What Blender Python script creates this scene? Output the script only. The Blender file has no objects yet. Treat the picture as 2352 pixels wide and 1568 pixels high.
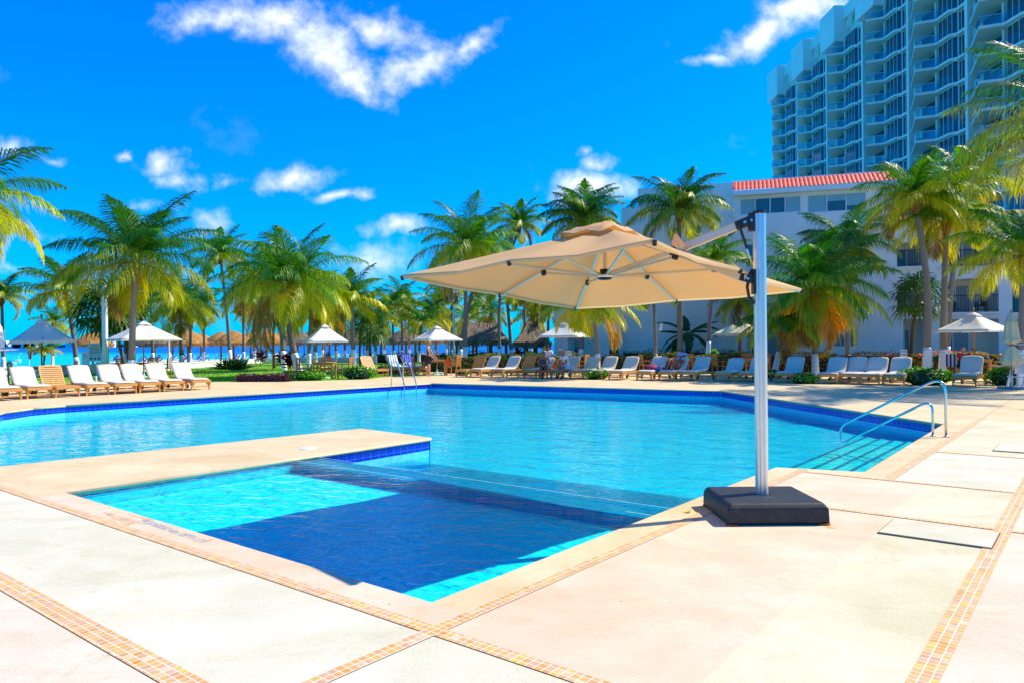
import bpy, math, random
from mathutils import Vector, Matrix
from mathutils.geometry import tessellate_polygon
R = math.radians
S = bpy.context.scene
COL = S.collection
# ------------------------------------------------------------------ camera
F, HC, RO, PI_ = 1700.0, 1.55, 0.0082, 3.7/1700          # focal length and tilt measured on a 2352 px wide print
cr = Vector((math.cos(RO), 0, -math.sin(RO)))
cf = Vector((0, math.cos(PI_), math.sin(PI_)))
cu = cr.cross(cf).normalized(); cf = cu.cross(cr)
cam = bpy.data.cameras.new('camera'); co = bpy.data.objects.new('camera', cam); COL.objects.link(co)
m = Matrix((cr, cu, -cf)).transposed().to_4x4(); m.translation = (0, 0, HC); co.matrix_world = m
cam.sensor_width = 36; cam.lens = F/2352*36; cam.clip_start = 0.05; cam.clip_end = 30000
S.camera = co
# ------------------------------------------------------------------ light
SUN_AZ = math.atan2(0.30, 0.95)      # direction towards the sun, from +X
SUN_EL = R(46)
sv = Vector((math.cos(SUN_AZ)*math.cos(SUN_EL), math.sin(SUN_AZ)*math.cos(SUN_EL), math.sin(SUN_EL)))
sl = bpy.data.lights.new('sun', 'SUN'); sl.energy = 3.5; sl.angle = R(0.5); sl.color = (1, .88, .66)
so = bpy.data.objects.new('sun', sl); COL.objects.link(so)
so.rotation_euler = sv.to_track_quat('Z', 'Y').to_euler()
S.view_settings.view_transform = 'Standard'; S.view_settings.look = 'None'
S.view_settings.exposure = 0.92; S.view_settings.gamma = 1
S.cycles.max_bounces = 8; S.cycles.transparent_max_bounces = 24
S.cycles.caustics_reflective = False; S.cycles.caustics_refractive = False
S.cycles.sample_clamp_indirect = 6
W = bpy.data.worlds.new('World'); S.world = W; W.use_nodes = True
nt = W.node_tree; nt.nodes.clear()
def N(t, typ, **k):
    n = t.nodes.new(typ)
    for a, b in k.items():
        if a == 'inp':
            for i, v in b.items():
                if hasattr(v, 'links') or isinstance(v, bpy.types.NodeSocket): t.links.new(v, n.inputs[i])
                else: n.inputs[i].default_value = v
        else: setattr(n, a, b)
    return n
def M_(t, op, a, b=None, c=None):
    d = {0: a}
    if b is not None: d[1] = b
    if c is not None: d[2] = c
    return N(t, 'ShaderNodeMath', operation=op, inp=d).outputs[0]
def VM(t, op, a, b=None, out=0):
    d = {0: a}
    if b is not None: d[1] = b
    return N(t, 'ShaderNodeVectorMath', operation=op, inp=d).outputs[out]
def MIX(t, f, a, b, mode='MIX'):
    n = N(t, 'ShaderNodeMix', data_type='RGBA', blend_type=mode)
    for i, v in ((0, f), (6, a), (7, b)):
        if isinstance(v, bpy.types.NodeSocket): t.links.new(v, n.inputs[i])
        else: n.inputs[i].default_value = v if i == 0 else (tuple(v)+(1,))[:4]
    return n.outputs[2]
sky = N(nt, 'ShaderNodeTexSky', sky_type='NISHITA', sun_disc=False, sun_elevation=SUN_EL,
        sun_rotation=math.pi/2-SUN_AZ, air_density=1.0, dust_density=0.35, ozone_density=2.5, altitude=0)
tc = N(nt, 'ShaderNodeTexCoord')
sep = N(nt, 'ShaderNodeSeparateXYZ', inp={0: tc.outputs['Generated']})
yy = M_(nt, 'MAXIMUM', sep.outputs[1], 0.05)
pa = M_(nt, 'DIVIDE', sep.outputs[0], yy); pb = M_(nt, 'DIVIDE', sep.outputs[2], yy)
pv = N(nt, 'ShaderNodeCombineXYZ', inp={0: pa, 1: pb, 2: 0.0}).outputs[0]
wn = N(nt, 'ShaderNodeTexNoise', noise_dimensions='3D', inp={0: pv, 'Scale': 9.0, 'Detail': 7.0, 'Roughness': .55})
wv = VM(nt, 'SUBTRACT', wn.outputs['Color'], (.5, .5, .5))
pw = VM(nt, 'ADD', pv, VM(nt, 'MULTIPLY', wv, (.11, .07, 0)))
clouds = [  # x, y, rx, ry, angle, weight in print pixels
 (500,25,130,42,0,1), (640,40,160,60,8,1.15), (760,110,150,70,25,1.25), (830,165,110,45,35,1.1), (960,150,130,45,-25,1.05), (1080,110,110,26,-22,.9), (900,60,140,45,18,.9),
 (1760,75,150,48,-14,1.3), (1860,30,130,50,-10,1.3), (1620,130,70,20,0,.9), (1700,100,90,40,-10,1),
 (390,368,56,34,0,1.1), (410,410,50,26,0,.7), (680,402,95,42,-4,1.15), (800,446,60,18,-6,.9), (480,497,75,28,-6,.85), (520,404,50,16,-10,.5),
 (905,525,75,26,-4,.95), (865,600,95,42,0,.88), (1355,424,120,38,0,1.3), (1300,440,60,30,0,1), (1385,368,55,20,-10,.9), (1352,350,26,16,0,.7),
 (25,330,60,30,-8,.8), (273,342,26,14,0,.8), (120,356,34,12,0,.5), (60,520,60,14,0,.4), (330,470,70,14,0,.4), (1900,330,60,14,0,.3), (25,612,40,16,0,.5)]
fld = None
for x, y, rx, ry, an, wt in clouds:
    q = VM(nt, 'SUBTRACT', pw, ((x-1176)/F, (787-y)/F, 0))
    if an: q = N(nt, 'ShaderNodeVectorRotate', rotation_type='Z_AXIS', inp={'Vector': q, 'Angle': R(an)}).outputs[0]
    q = VM(nt, 'LENGTH', VM(nt, 'MULTIPLY', q, (F/rx, F/ry, 0)), out=1)
    q = M_(nt, 'MULTIPLY', M_(nt, 'SUBTRACT', 1.14, q), wt)
    fld = q if fld is None else M_(nt, 'MAXIMUM', fld, q)
n2 = N(nt, 'ShaderNodeTexNoise', inp={0: pv, 'Scale': 34.0, 'Detail': 8.0, 'Roughness': .62})
n3 = N(nt, 'ShaderNodeTexNoise', inp={0: pv, 'Scale': 6.0, 'Detail': 5.0, 'Roughness': .6})
dens = M_(nt, 'ADD', fld, M_(nt, 'MULTIPLY', M_(nt, 'SUBTRACT', n2.outputs[0], .5), 1.5))
al = N(nt, 'ShaderNodeMapRange', interpolation_type='SMOOTHSTEP', inp={0: dens, 1: -.05, 2: 1.6, 3: 0., 4: .95}).outputs[0]
al = M_(nt, 'MULTIPLY', al, M_(nt, 'GREATER_THAN', sep.outputs[1], .06))
wisp = N(nt, 'ShaderNodeMapRange', inp={0: n3.outputs[0], 1: .62, 2: .9, 3: 0., 4: .12}).outputs[0]
al = M_(nt, 'MAXIMUM', al, M_(nt, 'MULTIPLY', wisp, M_(nt, 'GREATER_THAN', sep.outputs[2], 0)))
skc = MIX(nt, 1.0, sky.outputs[0], (.0, .68, 1.55), 'MULTIPLY')
shade = N(nt, 'ShaderNodeMapRange', inp={0: n2.outputs[0], 1: .3, 2: .7, 3: 6.4, 4: 9.0}).outputs[0]
clc = MIX(nt, 1.0, (.93, .97, 1.0), N(nt, 'ShaderNodeCombineXYZ', inp={0: shade, 1: shade, 2: shade}).outputs[0], 'MULTIPLY')
bg = N(nt, 'ShaderNodeBackground', inp={0: MIX(nt, al, skc, clc), 1: .088})
ow = N(nt, 'ShaderNodeOutputWorld', inp={0: bg.outputs[0]})
# ------------------------------------------------------------------ measured points
def G(x, y, z=0.0):
    d = cf*F + cr*(x-1176) - cu*(y-784)
    t = (z-HC)/d.z
    return Vector((0, 0, HC)) + d*t
def AT(x, y, Y):
    d = cf*F + cr*(x-1176) - cu*(y-784)
    return Vector((0, 0, HC)) + d*(Y/d.y)
P0 = G(990, 1383); U = (G(1783, 1072)-P0).normalized(); V = Vector((-U.y, U.x, 0))
def UV(u, v, z=0.0): return Vector((P0.x+U.x*u+V.x*v, P0.y+U.y*u+V.y*v, z))
UANG = math.atan2(U.y, U.x)
# ------------------------------------------------------------------ materials
def newmat(name):
    mt = bpy.data.materials.new(name); mt.use_nodes = True
    t = mt.node_tree; b = t.nodes['Principled BSDF']
    return mt, t, b
def plain(name, c, rough=.6, metal=0., spec=.5, var=.12, scale=6., bump=0., bscale=40., trans=0.):
    mt, t, b = newmat(name)
    tcn = N(t, 'ShaderNodeTexCoord')
    nz = N(t, 'ShaderNodeTexNoise', inp={0: tcn.outputs['Object'], 'Scale': scale, 'Detail': 5., 'Roughness': .6})
    f = N(t, 'ShaderNodeMapRange', inp={0: nz.outputs[0], 1: .3, 2: .7}).outputs[0]
    c = tuple(c)
    t.links.new(MIX(t, f, tuple(max(0, x*(1-var)) for x in c), tuple(min(1, x*(1+var)) for x in c)), b.inputs['Base Color'])
    b.inputs['Roughness'].default_value = rough; b.inputs['Metallic'].default_value = metal
    b.inputs['Specular IOR Level'].default_value = spec
    if bump:
        n = N(t, 'ShaderNodeTexNoise', inp={0: tcn.outputs['Object'], 'Scale': bscale, 'Detail': 4.})
        t.links.new(N(t, 'ShaderNodeBump', inp={'Strength': bump, 'Distance': .02, 'Height': n.outputs[0]}).outputs[0], b.inputs['Normal'])
    if trans:
        tr = N(t, 'ShaderNodeBsdfTranslucent', inp={0: tuple(c)+(1,)})
        mx = N(t, 'ShaderNodeMixShader', inp={0: trans, 1: b.outputs[0], 2: tr.outputs[0]})
        t.links.new(mx.outputs[0], t.nodes['Material Output'].inputs[0])
    return mt
def pool_coords(t):
    g = N(t, 'ShaderNodeNewGeometry').outputs['Position']
    return N(t, 'ShaderNodeVectorRotate', rotation_type='Z_AXIS', inp={'Vector': VM(t, 'SUBTRACT', g, tuple(P0)), 'Angle': -UANG}).outputs[0]
def deckmat(name, c1, c2, stain=(.6, .42, .22)):
    mt, t, b = newmat(name)
    p = N(t, 'ShaderNodeNewGeometry').outputs['Position']
    na = N(t, 'ShaderNodeTexNoise', inp={0: p, 'Scale': .9, 'Detail': 8., 'Roughness': .65, 'Distortion': .6})
    nb = N(t, 'ShaderNodeTexNoise', inp={0: p, 'Scale': 2.3, 'Detail': 7., 'Roughness': .7, 'Distortion': 1.2})
    nc = N(t, 'ShaderNodeTexNoise', inp={0: p, 'Scale': 120., 'Detail': 3., 'Roughness': .7})
    f = N(t, 'ShaderNodeMapRange', inp={0: na.outputs[0], 1: .38, 2: .62}).outputs[0]
    c = MIX(t, f, c1, c2)
    g = N(t, 'ShaderNodeMapRange', inp={0: nb.outputs[0], 1: .54, 2: .78, 3: 0., 4: .6}).outputs[0]
    c = MIX(t, g, c, stain)
    h = N(t, 'ShaderNodeMapRange', inp={0: nc.outputs[0], 1: .35, 2: .65, 3: .86, 4: 1.04}).outputs[0]
    c = MIX(t, 1., c, N(t, 'ShaderNodeCombineXYZ', inp={0: h, 1: h, 2: h}).outputs[0], 'MULTIPLY')
    # sparse dark pits and specks
    vo = N(t, 'ShaderNodeTexVoronoi', inp={0: p, 'Scale': 2.1})
    sp = M_(t, 'LESS_THAN', vo.outputs['Distance'], .022)
    c = MIX(t, M_(t, 'MULTIPLY', sp, .6), c, (.28, .2, .12))
    pd = VM(t, 'ADD', p, VM(t, 'MULTIPLY', na.outputs['Color'], (1.4, 1.4, 0)))
    vc = N(t, 'ShaderNodeTexVoronoi', feature='DISTANCE_TO_EDGE', inp={0: pd, 'Scale': .45})
    ck = M_(t, 'MULTIPLY', M_(t, 'LESS_THAN', vc.outputs[0], .0016), M_(t, 'GREATER_THAN', nb.outputs[0], .47))
    c = MIX(t, M_(t, 'MULTIPLY', ck, .22), c, (.40, .32, .22))
    ne = N(t, 'ShaderNodeTexNoise', inp={0: VM(t, 'MULTIPLY', p, (.5, 1.3, 1)), 'Scale': 1., 'Detail': 9., 'Roughness': .6, 'Distortion': 1.5})
    k_ = N(t, 'ShaderNodeMapRange', inp={0: ne.outputs[0], 1: .36, 2: .60, 3: .89, 4: 1.0}).outputs[0]
    c = MIX(t, 1., c, N(t, 'ShaderNodeCombineXYZ', inp={0: M_(t, 'POWER', k_, .7), 1: k_, 2: M_(t, 'POWER', k_, 1.5)}).outputs[0], 'MULTIPLY')
    t.links.new(c, b.inputs['Base Color']); b.inputs['Roughness'].default_value = .85
    b.inputs['Specular IOR Level'].default_value = .25
    hb = M_(t, 'ADD', M_(t, 'MULTIPLY', nc.outputs[0], .4), nb.outputs[0])
    t.links.new(N(t, 'ShaderNodeBump', inp={'Strength': .5, 'Distance': .006, 'Height': hb}).outputs[0], b.inputs['Normal'])
    return mt
D_COPE = deckmat('coping_stone', (.72, .56, .33), (.79, .66, .42))
D_PINK = deckmat('pink_slab', (.75, .57, .40), (.81, .67, .50), (.78, .50, .28))
D_CREAM = deckmat('cream_slab', (.68, .63, .42), (.76, .72, .52), (.54, .46, .26))
D_WHITE = deckmat('pale_slab', (.68, .66, .50), (.76, .74, .58), (.56, .50, .30))
D_BEIGE = deckmat('beige_slab', (.71, .62, .47), (.77, .69, .54))
def tilemat(name, size, ramp, grout, gw, rough=.4, uvmode=False, gl=.5, bump=.5):
    mt, t, b = newmat(name)
    p = N(t, 'ShaderNodeUVMap').outputs[0] if uvmode else pool_coords(t)
    q = VM(t, 'DIVIDE', p, (size, size, 1.0))
    q = VM(t, 'MULTIPLY', q, (1, 1, 0))
    fl = VM(t, 'FLOOR', q); fr = VM(t, 'FRACTION', q)
    wnz = N(t, 'ShaderNodeTexWhiteNoise', noise_dimensions='2D', inp={0: fl})
    cr_ = N(t, 'ShaderNodeValToRGB'); cr_.color_ramp.interpolation = 'LINEAR'
    els = cr_.color_ramp.elements
    while len(els) < len(ramp): els.new(.5)
    for i, c in enumerate(ramp): els[i].position = i/(len(ramp)-1); els[i].color = tuple(c)+(1,)
    t.links.new(wnz.outputs['Value'], cr_.inputs[0])
    s = N(t, 'ShaderNodeSeparateXYZ', inp={0: fr})
    def edge(o): return M_(t, 'MINIMUM', o, M_(t, 'SUBTRACT', 1., o))
    e = M_(t, 'MINIMUM', edge(s.outputs[0]), edge(s.outputs[1]))
    mk = N(t, 'ShaderNodeMapRange', inp={0: e, 1: gw*.6, 2: gw}).outputs[0]
    ns = N(t, 'ShaderNodeTexNoise', inp={0: p, 'Scale': 14., 'Detail': 5.})
    k = N(t, 'ShaderNodeMapRange', inp={0: ns.outputs[0], 1: .3, 2: .7, 3: .8, 4: 1.12}).outputs[0]
    cc = MIX(t, 1., cr_.outputs[0], N(t, 'ShaderNodeCombineXYZ', inp={0: k, 1: k, 2: k}).outputs[0], 'MULTIPLY')
    t.links.new(MIX(t, mk, grout, cc), b.inputs['Base Color'])
    b.inputs['Roughness'].default_value = rough; b.inputs['Specular IOR Level'].default_value = gl
    t.links.new(N(t, 'ShaderNodeBump', inp={'Strength': bump, 'Distance': .004, 'Height': mk}).outputs[0], b.inputs['Normal'])
    return mt
MOSAIC = tilemat('terracotta_mosaic', .047, [(.80, .33, .06), (.84, .44, .12), (.74, .36, .18), (.86, .50, .06), (.60, .34, .22), (.84, .52, .26), (.78, .30, .04), (.84, .58, .38)], (.86, .76, .60), .08, .6)
TILE_BLUE = tilemat('cobalt_tile', .155, [(.004, .012, .50), (.004, .02, .62), (.01, .03, .42), (.004, .015, .55)], (.05, .2, .75), .03, .12, True, .7, .3)
TILE_LIGHT = tilemat('pale_blue_tile', .05, [(.10, .74, .92), (.08, .70, .90), (.12, .78, .93)], (.25, .75, .92), .04, .3, True)
TILE_FLOOR = tilemat('pool_floor_tile', .06, [(.03, .68, .9), (.025, .64, .88), (.04, .72, .92)], (.05, .7, .9), .03, .5, False, .2, .1)
TILE_DARK = tilemat('weir_mosaic', .10, [(.0, .26, .48), (.0, .22, .42), (.0, .30, .52)], (.05, .38, .58), .05, .35, False, .5, .2)
TILE_STEP = tilemat('step_tile', .06, [(.30, .88, .88), (.26, .86, .86), (.34, .9, .9)], (.3, .88, .88), .03, .5, False, .2, .1)
TILE_NOSE = plain('step_nosing', (.0, .16, .34), .4)
def watermat(name, tint, caus, rs, bstr, refl, rot=0.3):
    mt, t, b = newmat(name); t.nodes.remove(b)
    p = N(t, 'ShaderNodeNewGeometry').outputs['Position']
    q = N(t, 'ShaderNodeVectorRotate', rotation_type='Z_AXIS', inp={'Vector': p, 'Angle': rot}).outputs[0]
    n1 = N(t, 'ShaderNodeTexNoise', inp={0: VM(t, 'MULTIPLY', q, (rs, rs*1.9, 1)), 'Scale': 1., 'Detail': 3., 'Roughness': .5, 'Distortion': .8})
    n2_ = N(t, 'ShaderNodeTexNoise', inp={0: VM(t, 'MULTIPLY', q, (rs*4, rs*6, 1)), 'Scale': 1., 'Detail': 2., 'Distortion': .4})
    hgt = M_(t, 'ADD', n1.outputs[0], M_(t, 'MULTIPLY', n2_.outputs[0], .22))
    bp = N(t, 'ShaderNodeBump', inp={'Strength': 1., 'Distance': bstr, 'Height': hgt})
    fr = N(t, 'ShaderNodeFresnel', inp={'IOR': 1.33, 'Normal': bp.outputs[0]})
    gl = N(t, 'ShaderNodeBsdfGlossy', inp={0: (1, 1, 1, 1), 'Roughness': .02, 'Normal': bp.outputs[0]})
    # paler Voronoi lines in the tint colour imitate caustic light under ripples
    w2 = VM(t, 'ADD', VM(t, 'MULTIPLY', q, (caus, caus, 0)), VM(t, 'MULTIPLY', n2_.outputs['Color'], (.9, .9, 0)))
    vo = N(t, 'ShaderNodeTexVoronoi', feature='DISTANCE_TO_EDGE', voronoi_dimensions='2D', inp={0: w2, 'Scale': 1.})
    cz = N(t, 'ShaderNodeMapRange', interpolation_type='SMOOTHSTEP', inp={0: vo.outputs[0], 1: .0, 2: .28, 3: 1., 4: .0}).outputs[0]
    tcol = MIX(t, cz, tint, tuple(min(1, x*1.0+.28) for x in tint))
    tr = N(t, 'ShaderNodeBsdfTransparent', inp={0: tcol})
    mx = N(t, 'ShaderNodeMixShader', inp={0: M_(t, 'MULTIPLY', fr.outputs[0], refl), 1: tr.outputs[0], 2: gl.outputs[0]})
    t.links.new(mx.outputs[0], t.nodes['Material Output'].inputs[0])
    return mt
WATER_POOL = watermat('pool_water', (.12, .92, .99), 1.2, 1.0, .034, .80)
WATER_SPLASH = watermat('shallow_water', (.14, .95, 1.0), 4.2, 2.2, .03, .55)
def glassmat(name, c, rough=.05, metal=.0):
    mt, t, b = newmat(name)
    b.inputs['Base Color'].default_value = tuple(c)+(1,); b.inputs['Roughness'].default_value = rough
    b.inputs['Specular IOR Level'].default_value = .9; b.inputs['Metallic'].default_value = metal
    p = N(t, 'ShaderNodeTexCoord').outputs['Object']
    n = N(t, 'ShaderNodeTexNoise', inp={0: p, 'Scale': .5, 'Detail': 2.})
    t.links.new(MIX(t, n.outputs[0], tuple(x*.6 for x in c), tuple(min(1, x*1.5) for x in c)), b.inputs['Base Color'])
    return mt
def railglass(name):
    mt, t, b = newmat(name); t.nodes.remove(b)
    tr = N(t, 'ShaderNodeBsdfTransparent', inp={0: (.55, .85, .9, 1)})
    gl = N(t, 'ShaderNodeBsdfGlossy', inp={0: (.8, .95, 1, 1), 'Roughness': .03})
    fr = N(t, 'ShaderNodeFresnel', inp={'IOR': 1.5})
    mx = N(t, 'ShaderNodeMixShader', inp={0: M_(t, 'ADD', fr.outputs[0], .12), 1: tr.outputs[0], 2: gl.outputs[0]})
    t.links.new(mx.outputs[0], t.nodes['Material Output'].inputs[0]); return mt
def leafmat(name, rough=.35, trans=.35, spec=.6):
    mt, t, b = newmat(name)
    a = N(t, 'ShaderNodeAttribute', attribute_name='col').outputs[0]
    t.links.new(a, b.inputs['Base Color']); b.inputs['Roughness'].default_value = rough
    b.inputs['Specular IOR Level'].default_value = spec
    tr = N(t, 'ShaderNodeBsdfTranslucent', inp={0: MIX(t, 1., a, (1.7, 1.6, .2), 'MULTIPLY')})
    mx = N(t, 'ShaderNodeMixShader', inp={0: trans, 1: b.outputs[0], 2: tr.outputs[0]})
    t.links.new(mx.outputs[0], t.nodes['Material Output'].inputs[0]); return mt
def woodmat(name, c1, c2, rough=.5):
    mt, t, b = newmat(name)
    p = N(t, 'ShaderNodeTexCoord').outputs['Object']
    n = N(t, 'ShaderNodeTexNoise', inp={0: VM(t, 'MULTIPLY', p, (4, 40, 40)), 'Scale': 1., 'Detail': 5., 'Roughness': .6})
    t.links.new(MIX(t, n.outputs[0], c1, c2), b.inputs['Base Color']); b.inputs['Roughness'].default_value = rough; return mt
def trunkmat(name, c1, c2, ring=9.):
    mt, t, b = newmat(name)
    p = N(t, 'ShaderNodeTexCoord').outputs['Object']
    n = N(t, 'ShaderNodeTexNoise', inp={0: p, 'Scale': 7., 'Detail': 6., 'Roughness': .7})
    w = N(t, 'ShaderNodeTexWave', wave_type='BANDS', bands_direction='Z', wave_profile='SAW', inp={0: p, 'Scale': ring, 'Distortion': 1.6, 'Detail': 3., 'Detail Scale': 2.})
    f = M_(t, 'ADD', M_(t, 'MULTIPLY', w.outputs['Fac'], .5), M_(t, 'MULTIPLY', n.outputs[0], .5))
    t.links.new(MIX(t, f, c1, c2), b.inputs['Base Color']); b.inputs['Roughness'].default_value = .9
    t.links.new(N(t, 'ShaderNodeBump', inp={'Strength': .8, 'Distance': .03, 'Height': f}).outputs[0], b.inputs['Normal']); return mt
def thatchmat(name, c1, c2):
    mt, t, b = newmat(name)
    p = N(t, 'ShaderNodeTexCoord').outputs['Object']
    n = N(t, 'ShaderNodeTexNoise', inp={0: VM(t, 'MULTIPLY', p, (9, 9, 1.6)), 'Scale': 1.6, 'Detail': 6., 'Roughness': .7})
    n_ = N(t, 'ShaderNodeTexNoise', inp={0: p, 'Scale': 1.2, 'Detail': 3.})
    f = N(t, 'ShaderNodeMapRange', inp={0: M_(t, 'ADD', n.outputs[0], M_(t, 'MULTIPLY', n_.outputs[0], .5)), 1: .55, 2: .95}).outputs[0]
    t.links.new(MIX(t, f, c1, c2), b.inputs['Base Color']); b.inputs['Roughness'].default_value = .95
    t.links.new(N(t, 'ShaderNodeBump', inp={'Strength': 1., 'Distance': .08, 'Height': n.outputs[0]}).outputs[0], b.inputs['Normal']); return mt
WOOD = woodmat('teak', (.34, .13, .03), (.62, .28, .07))
WOOD_O = woodmat('honey_teak', (.48, .19, .03), (.78, .40, .10))
WOOD_D = woodmat('dark_wood', (.10, .035, .02), (.2, .07, .035))
POLEW = woodmat('orange_wood_pole', (.42, .13, .02), (.62, .24, .05))
CUSH = plain('cushion_cloth', (.68, .62, .52), .9, var=.05, scale=3., bump=.4, bscale=9.)
CANV = plain('white_canvas', (.92, .91, .86), .85, var=.04, scale=2., bump=.5, bscale=3., trans=.3)
CREAMC = plain('cream_canvas', (.88, .78, .46), .85, var=.06, scale=2., bump=.5, bscale=3., trans=.15)
TAN = plain('tan_canvas', (.90, .64, .33), .8, var=.06, scale=1.5, bump=.8, bscale=2.6, trans=.48)
ALU = plain('brushed_aluminium', (.72, .72, .70), .28, metal=.85, var=.04)
ARMB = plain('beige_lacquer', (.72, .58, .42), .35, metal=.3, var=.03)
CHROME = plain('steel_tube', (.62, .64, .66), .18, metal=1., var=.03)
BLACK = plain('black_plastic', (.012, .012, .014), .4, var=.2)
BASEM = None
WHITEP = plain('white_paint', (.86, .87, .88), .55, var=.04, bump=.3, bscale=12.)
RUST = plain('rusty_foot', (.28, .07, .02), .9, var=.4)
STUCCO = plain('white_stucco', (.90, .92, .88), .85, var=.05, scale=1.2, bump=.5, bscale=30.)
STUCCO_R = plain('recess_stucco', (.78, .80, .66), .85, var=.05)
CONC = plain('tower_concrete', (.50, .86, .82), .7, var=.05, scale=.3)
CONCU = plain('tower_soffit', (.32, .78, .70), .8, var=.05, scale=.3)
GLASS_T = glassmat('tower_glass', (.006, .07, .11), .08)
GLASS_W = glassmat('window_glass', (.03, .09, .12), .05)
GLASS_B = plain('window_blind', (.25, .50, .55), .4, var=.1)
RAILG = railglass('balcony_glass')
IRON = plain('black_iron', (.02, .02, .025), .5)
REDTILE = plain('red_roof_tile', (.90, .09, .04), .6, var=.3, scale=9.)
GREENP = plain('green_post_paint', (.02, .22, .12), .5)
LEAF = leafmat('palm_leaf', .40, .42, .45)
LEAFB = leafmat('bush_leaf', .45, .25, .4)
TRUNK = trunkmat('palm_trunk', (.14, .115, .10), (.42, .37, .32))
TRUNK2 = trunkmat('brown_trunk', (.07, .04, .02), (.22, .14, .08), 6)
FIBRE = trunkmat('palm_fibre', (.16, .07, .02), (.45, .22, .07), 3)
THATCH_O = thatchmat('golden_thatch', (.22, .09, .02), (.62, .33, .09))
THATCH_G = thatchmat('grey_thatch', (.07, .05, .035), (.30, .24, .17))
# ------------------------------------------------------------------ mesh helpers
class MB:
    def __init__(s): s.v = []; s.f = []; s.m = []; s.uv = {}; s.c = []
    def add(s, pts, faces, mi=0, uvs=None):
        o = len(s.v); s.v += [tuple(p) for p in pts]
        for k, fc in enumerate(faces):
            if uvs: s.uv[len(s.f)] = uvs[k]
            s.f.append(tuple(i+o for i in fc)); s.m.append(mi)
        return s
    def quad(s, a, b, c, d, mi=0, uv=None): return s.add([a, b, c, d], [(0, 1, 2, 3)], mi, [uv] if uv else None)
    def box(s, c, d, mi=0, rot=0., M=None):
        x, y, z = [k/2 for k in d]
        P = [Vector((i*x, j*y, k*z)) for i in (-1, 1) for j in (-1, 1) for k in (-1, 1)]
        if M is None: M = Matrix.Rotation(rot, 3, 'Z')
        P = [M @ p + Vector(c) for p in P]
        return s.add(P, [(0, 1, 3, 2), (4, 6, 7, 5), (0, 4, 5, 1), (2, 3, 7, 6), (0, 2, 6, 4), (1, 5, 7, 3)], mi)
    def bar(s, p, q, w, h, mi=0, up=(0, 0, 1)):
        p = Vector(p); q = Vector(q); d = q-p; L = d.length; d.normalize()
        up = Vector(up)
        if abs(d.dot(up)) > .95: up = Vector((0, 1, 0)) if abs(d.y) < .9 else Vector((1, 0, 0))
        sx = d.cross(up).normalized(); u_ = sx.cross(d)
        M = Matrix((d, sx, u_)).transposed()
        return s.box((p+q)/2, (L, w, h), mi, M=M)
    def tube(s, P, r, n=10, mi=0, cap=True):
        P = [Vector(p) for p in P]
        if not isinstance(r, (list, tuple)): r = [r]*len(P)
        ref = None; pts = []
        for i, p in enumerate(P):
            d = (P[min(i+1, len(P)-1)]-P[max(i-1, 0)]).normalized()
            if ref is None:
                ref = Vector((1, 0, 0)) if abs(d.x) < .8 else Vector((0, 1, 0))
            ref = (ref-d*ref.dot(d)).normalized(); b = d.cross(ref)
            for k in range(n):
                a = 2*math.pi*k/n; pts.append(p+(ref*math.cos(a)+b*math.sin(a))*r[i])
        fs = [(i*n+k, i*n+(k+1) % n, (i+1)*n+(k+1) % n, (i+1)*n+k) for i in range(len(P)-1) for k in range(n)]
        if cap: fs += [tuple(range(n))[::-1], tuple((len(P)-1)*n+k for k in range(n))]
        return s.add(pts, fs, mi)
    def lathe(s, prof, n=16, c=(0, 0, 0), mi=0, wob=0., seed=0):
        rr = random.Random(seed); pts = []
        for r, z in prof:
            for k in range(n):
                a = 2*math.pi*k/n; q = 1+rr.uniform(-wob, wob)
                pts.append((c[0]+r*q*math.cos(a), c[1]+r*q*math.sin(a), c[2]+z+rr.uniform(-wob, wob)*.2))
        fs = [(i*n+k, i*n+(k+1) % n, (i+1)*n+(k+1) % n, (i+1)*n+k) for i in range(len(prof)-1) for k in range(n)]
        return s.add(pts, fs, mi)
    def build(s, name, mats, parent=None, off=None, smooth=False, bevel=0., autos=None):
        me = bpy.data.meshes.new(name)
        v = s.v
        if off is not None: v = [(a[0]-off[0], a[1]-off[1], a[2]-off[2]) for a in v]
        me.from_pydata(v, [], s.f)
        if not isinstance(mats, (list, tuple)): mats = [mats]
        for mt in mats: me.materials.append(mt)
        if len(mats) > 1: me.polygons.foreach_set('material_index', s.m)
        if s.uv:
            ul = me.uv_layers.new(name='UVMap')
            for pi, cs in s.uv.items():
                for li, c in zip(me.polygons[pi].loop_indices, cs): ul.data[li].uv = c
        if s.c:
            ca = me.color_attributes.new('col', 'FLOAT_COLOR', 'POINT')
            flat = []
            for c in s.c: flat += [c[0], c[1], c[2], 1.]
            ca.data.foreach_set('color', flat)
        me.update()
        if smooth: me.polygons.foreach_set('use_smooth', [True]*len(me.polygons))
        o = bpy.data.objects.new(name, me); COL.objects.link(o)
        if bevel:
            b = o.modifiers.new('b', 'BEVEL'); b.width = bevel; b.segments = 2; b.limit_method = 'ANGLE'
        if parent: o.parent = parent
        return o
def tag(o, label=None, cat=None, group=None, kind=None):
    if label: o['label'] = label
    if cat: o['category'] = cat
    if group: o['group'] = group
    if kind: o['kind'] = kind
    return o
def thing(name, label, cat, loc=(0, 0, 0), rz=0., group=None):
    o = bpy.data.objects.new(name, None); COL.objects.link(o); o.location = loc; o.rotation_euler.z = rz
    o.empty_display_size = .2
    return tag(o, label, cat, group)
KIDS = {}
def copy_tree(o, parent=None):
    c = o.copy(); COL.objects.link(c); c.parent = parent
    for ch in [x for x in KIDS_OF(o)]: copy_tree(ch, c)
    return c
def KIDS_OF(o): return [x for x in COL.objects if x.parent == o]
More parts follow.
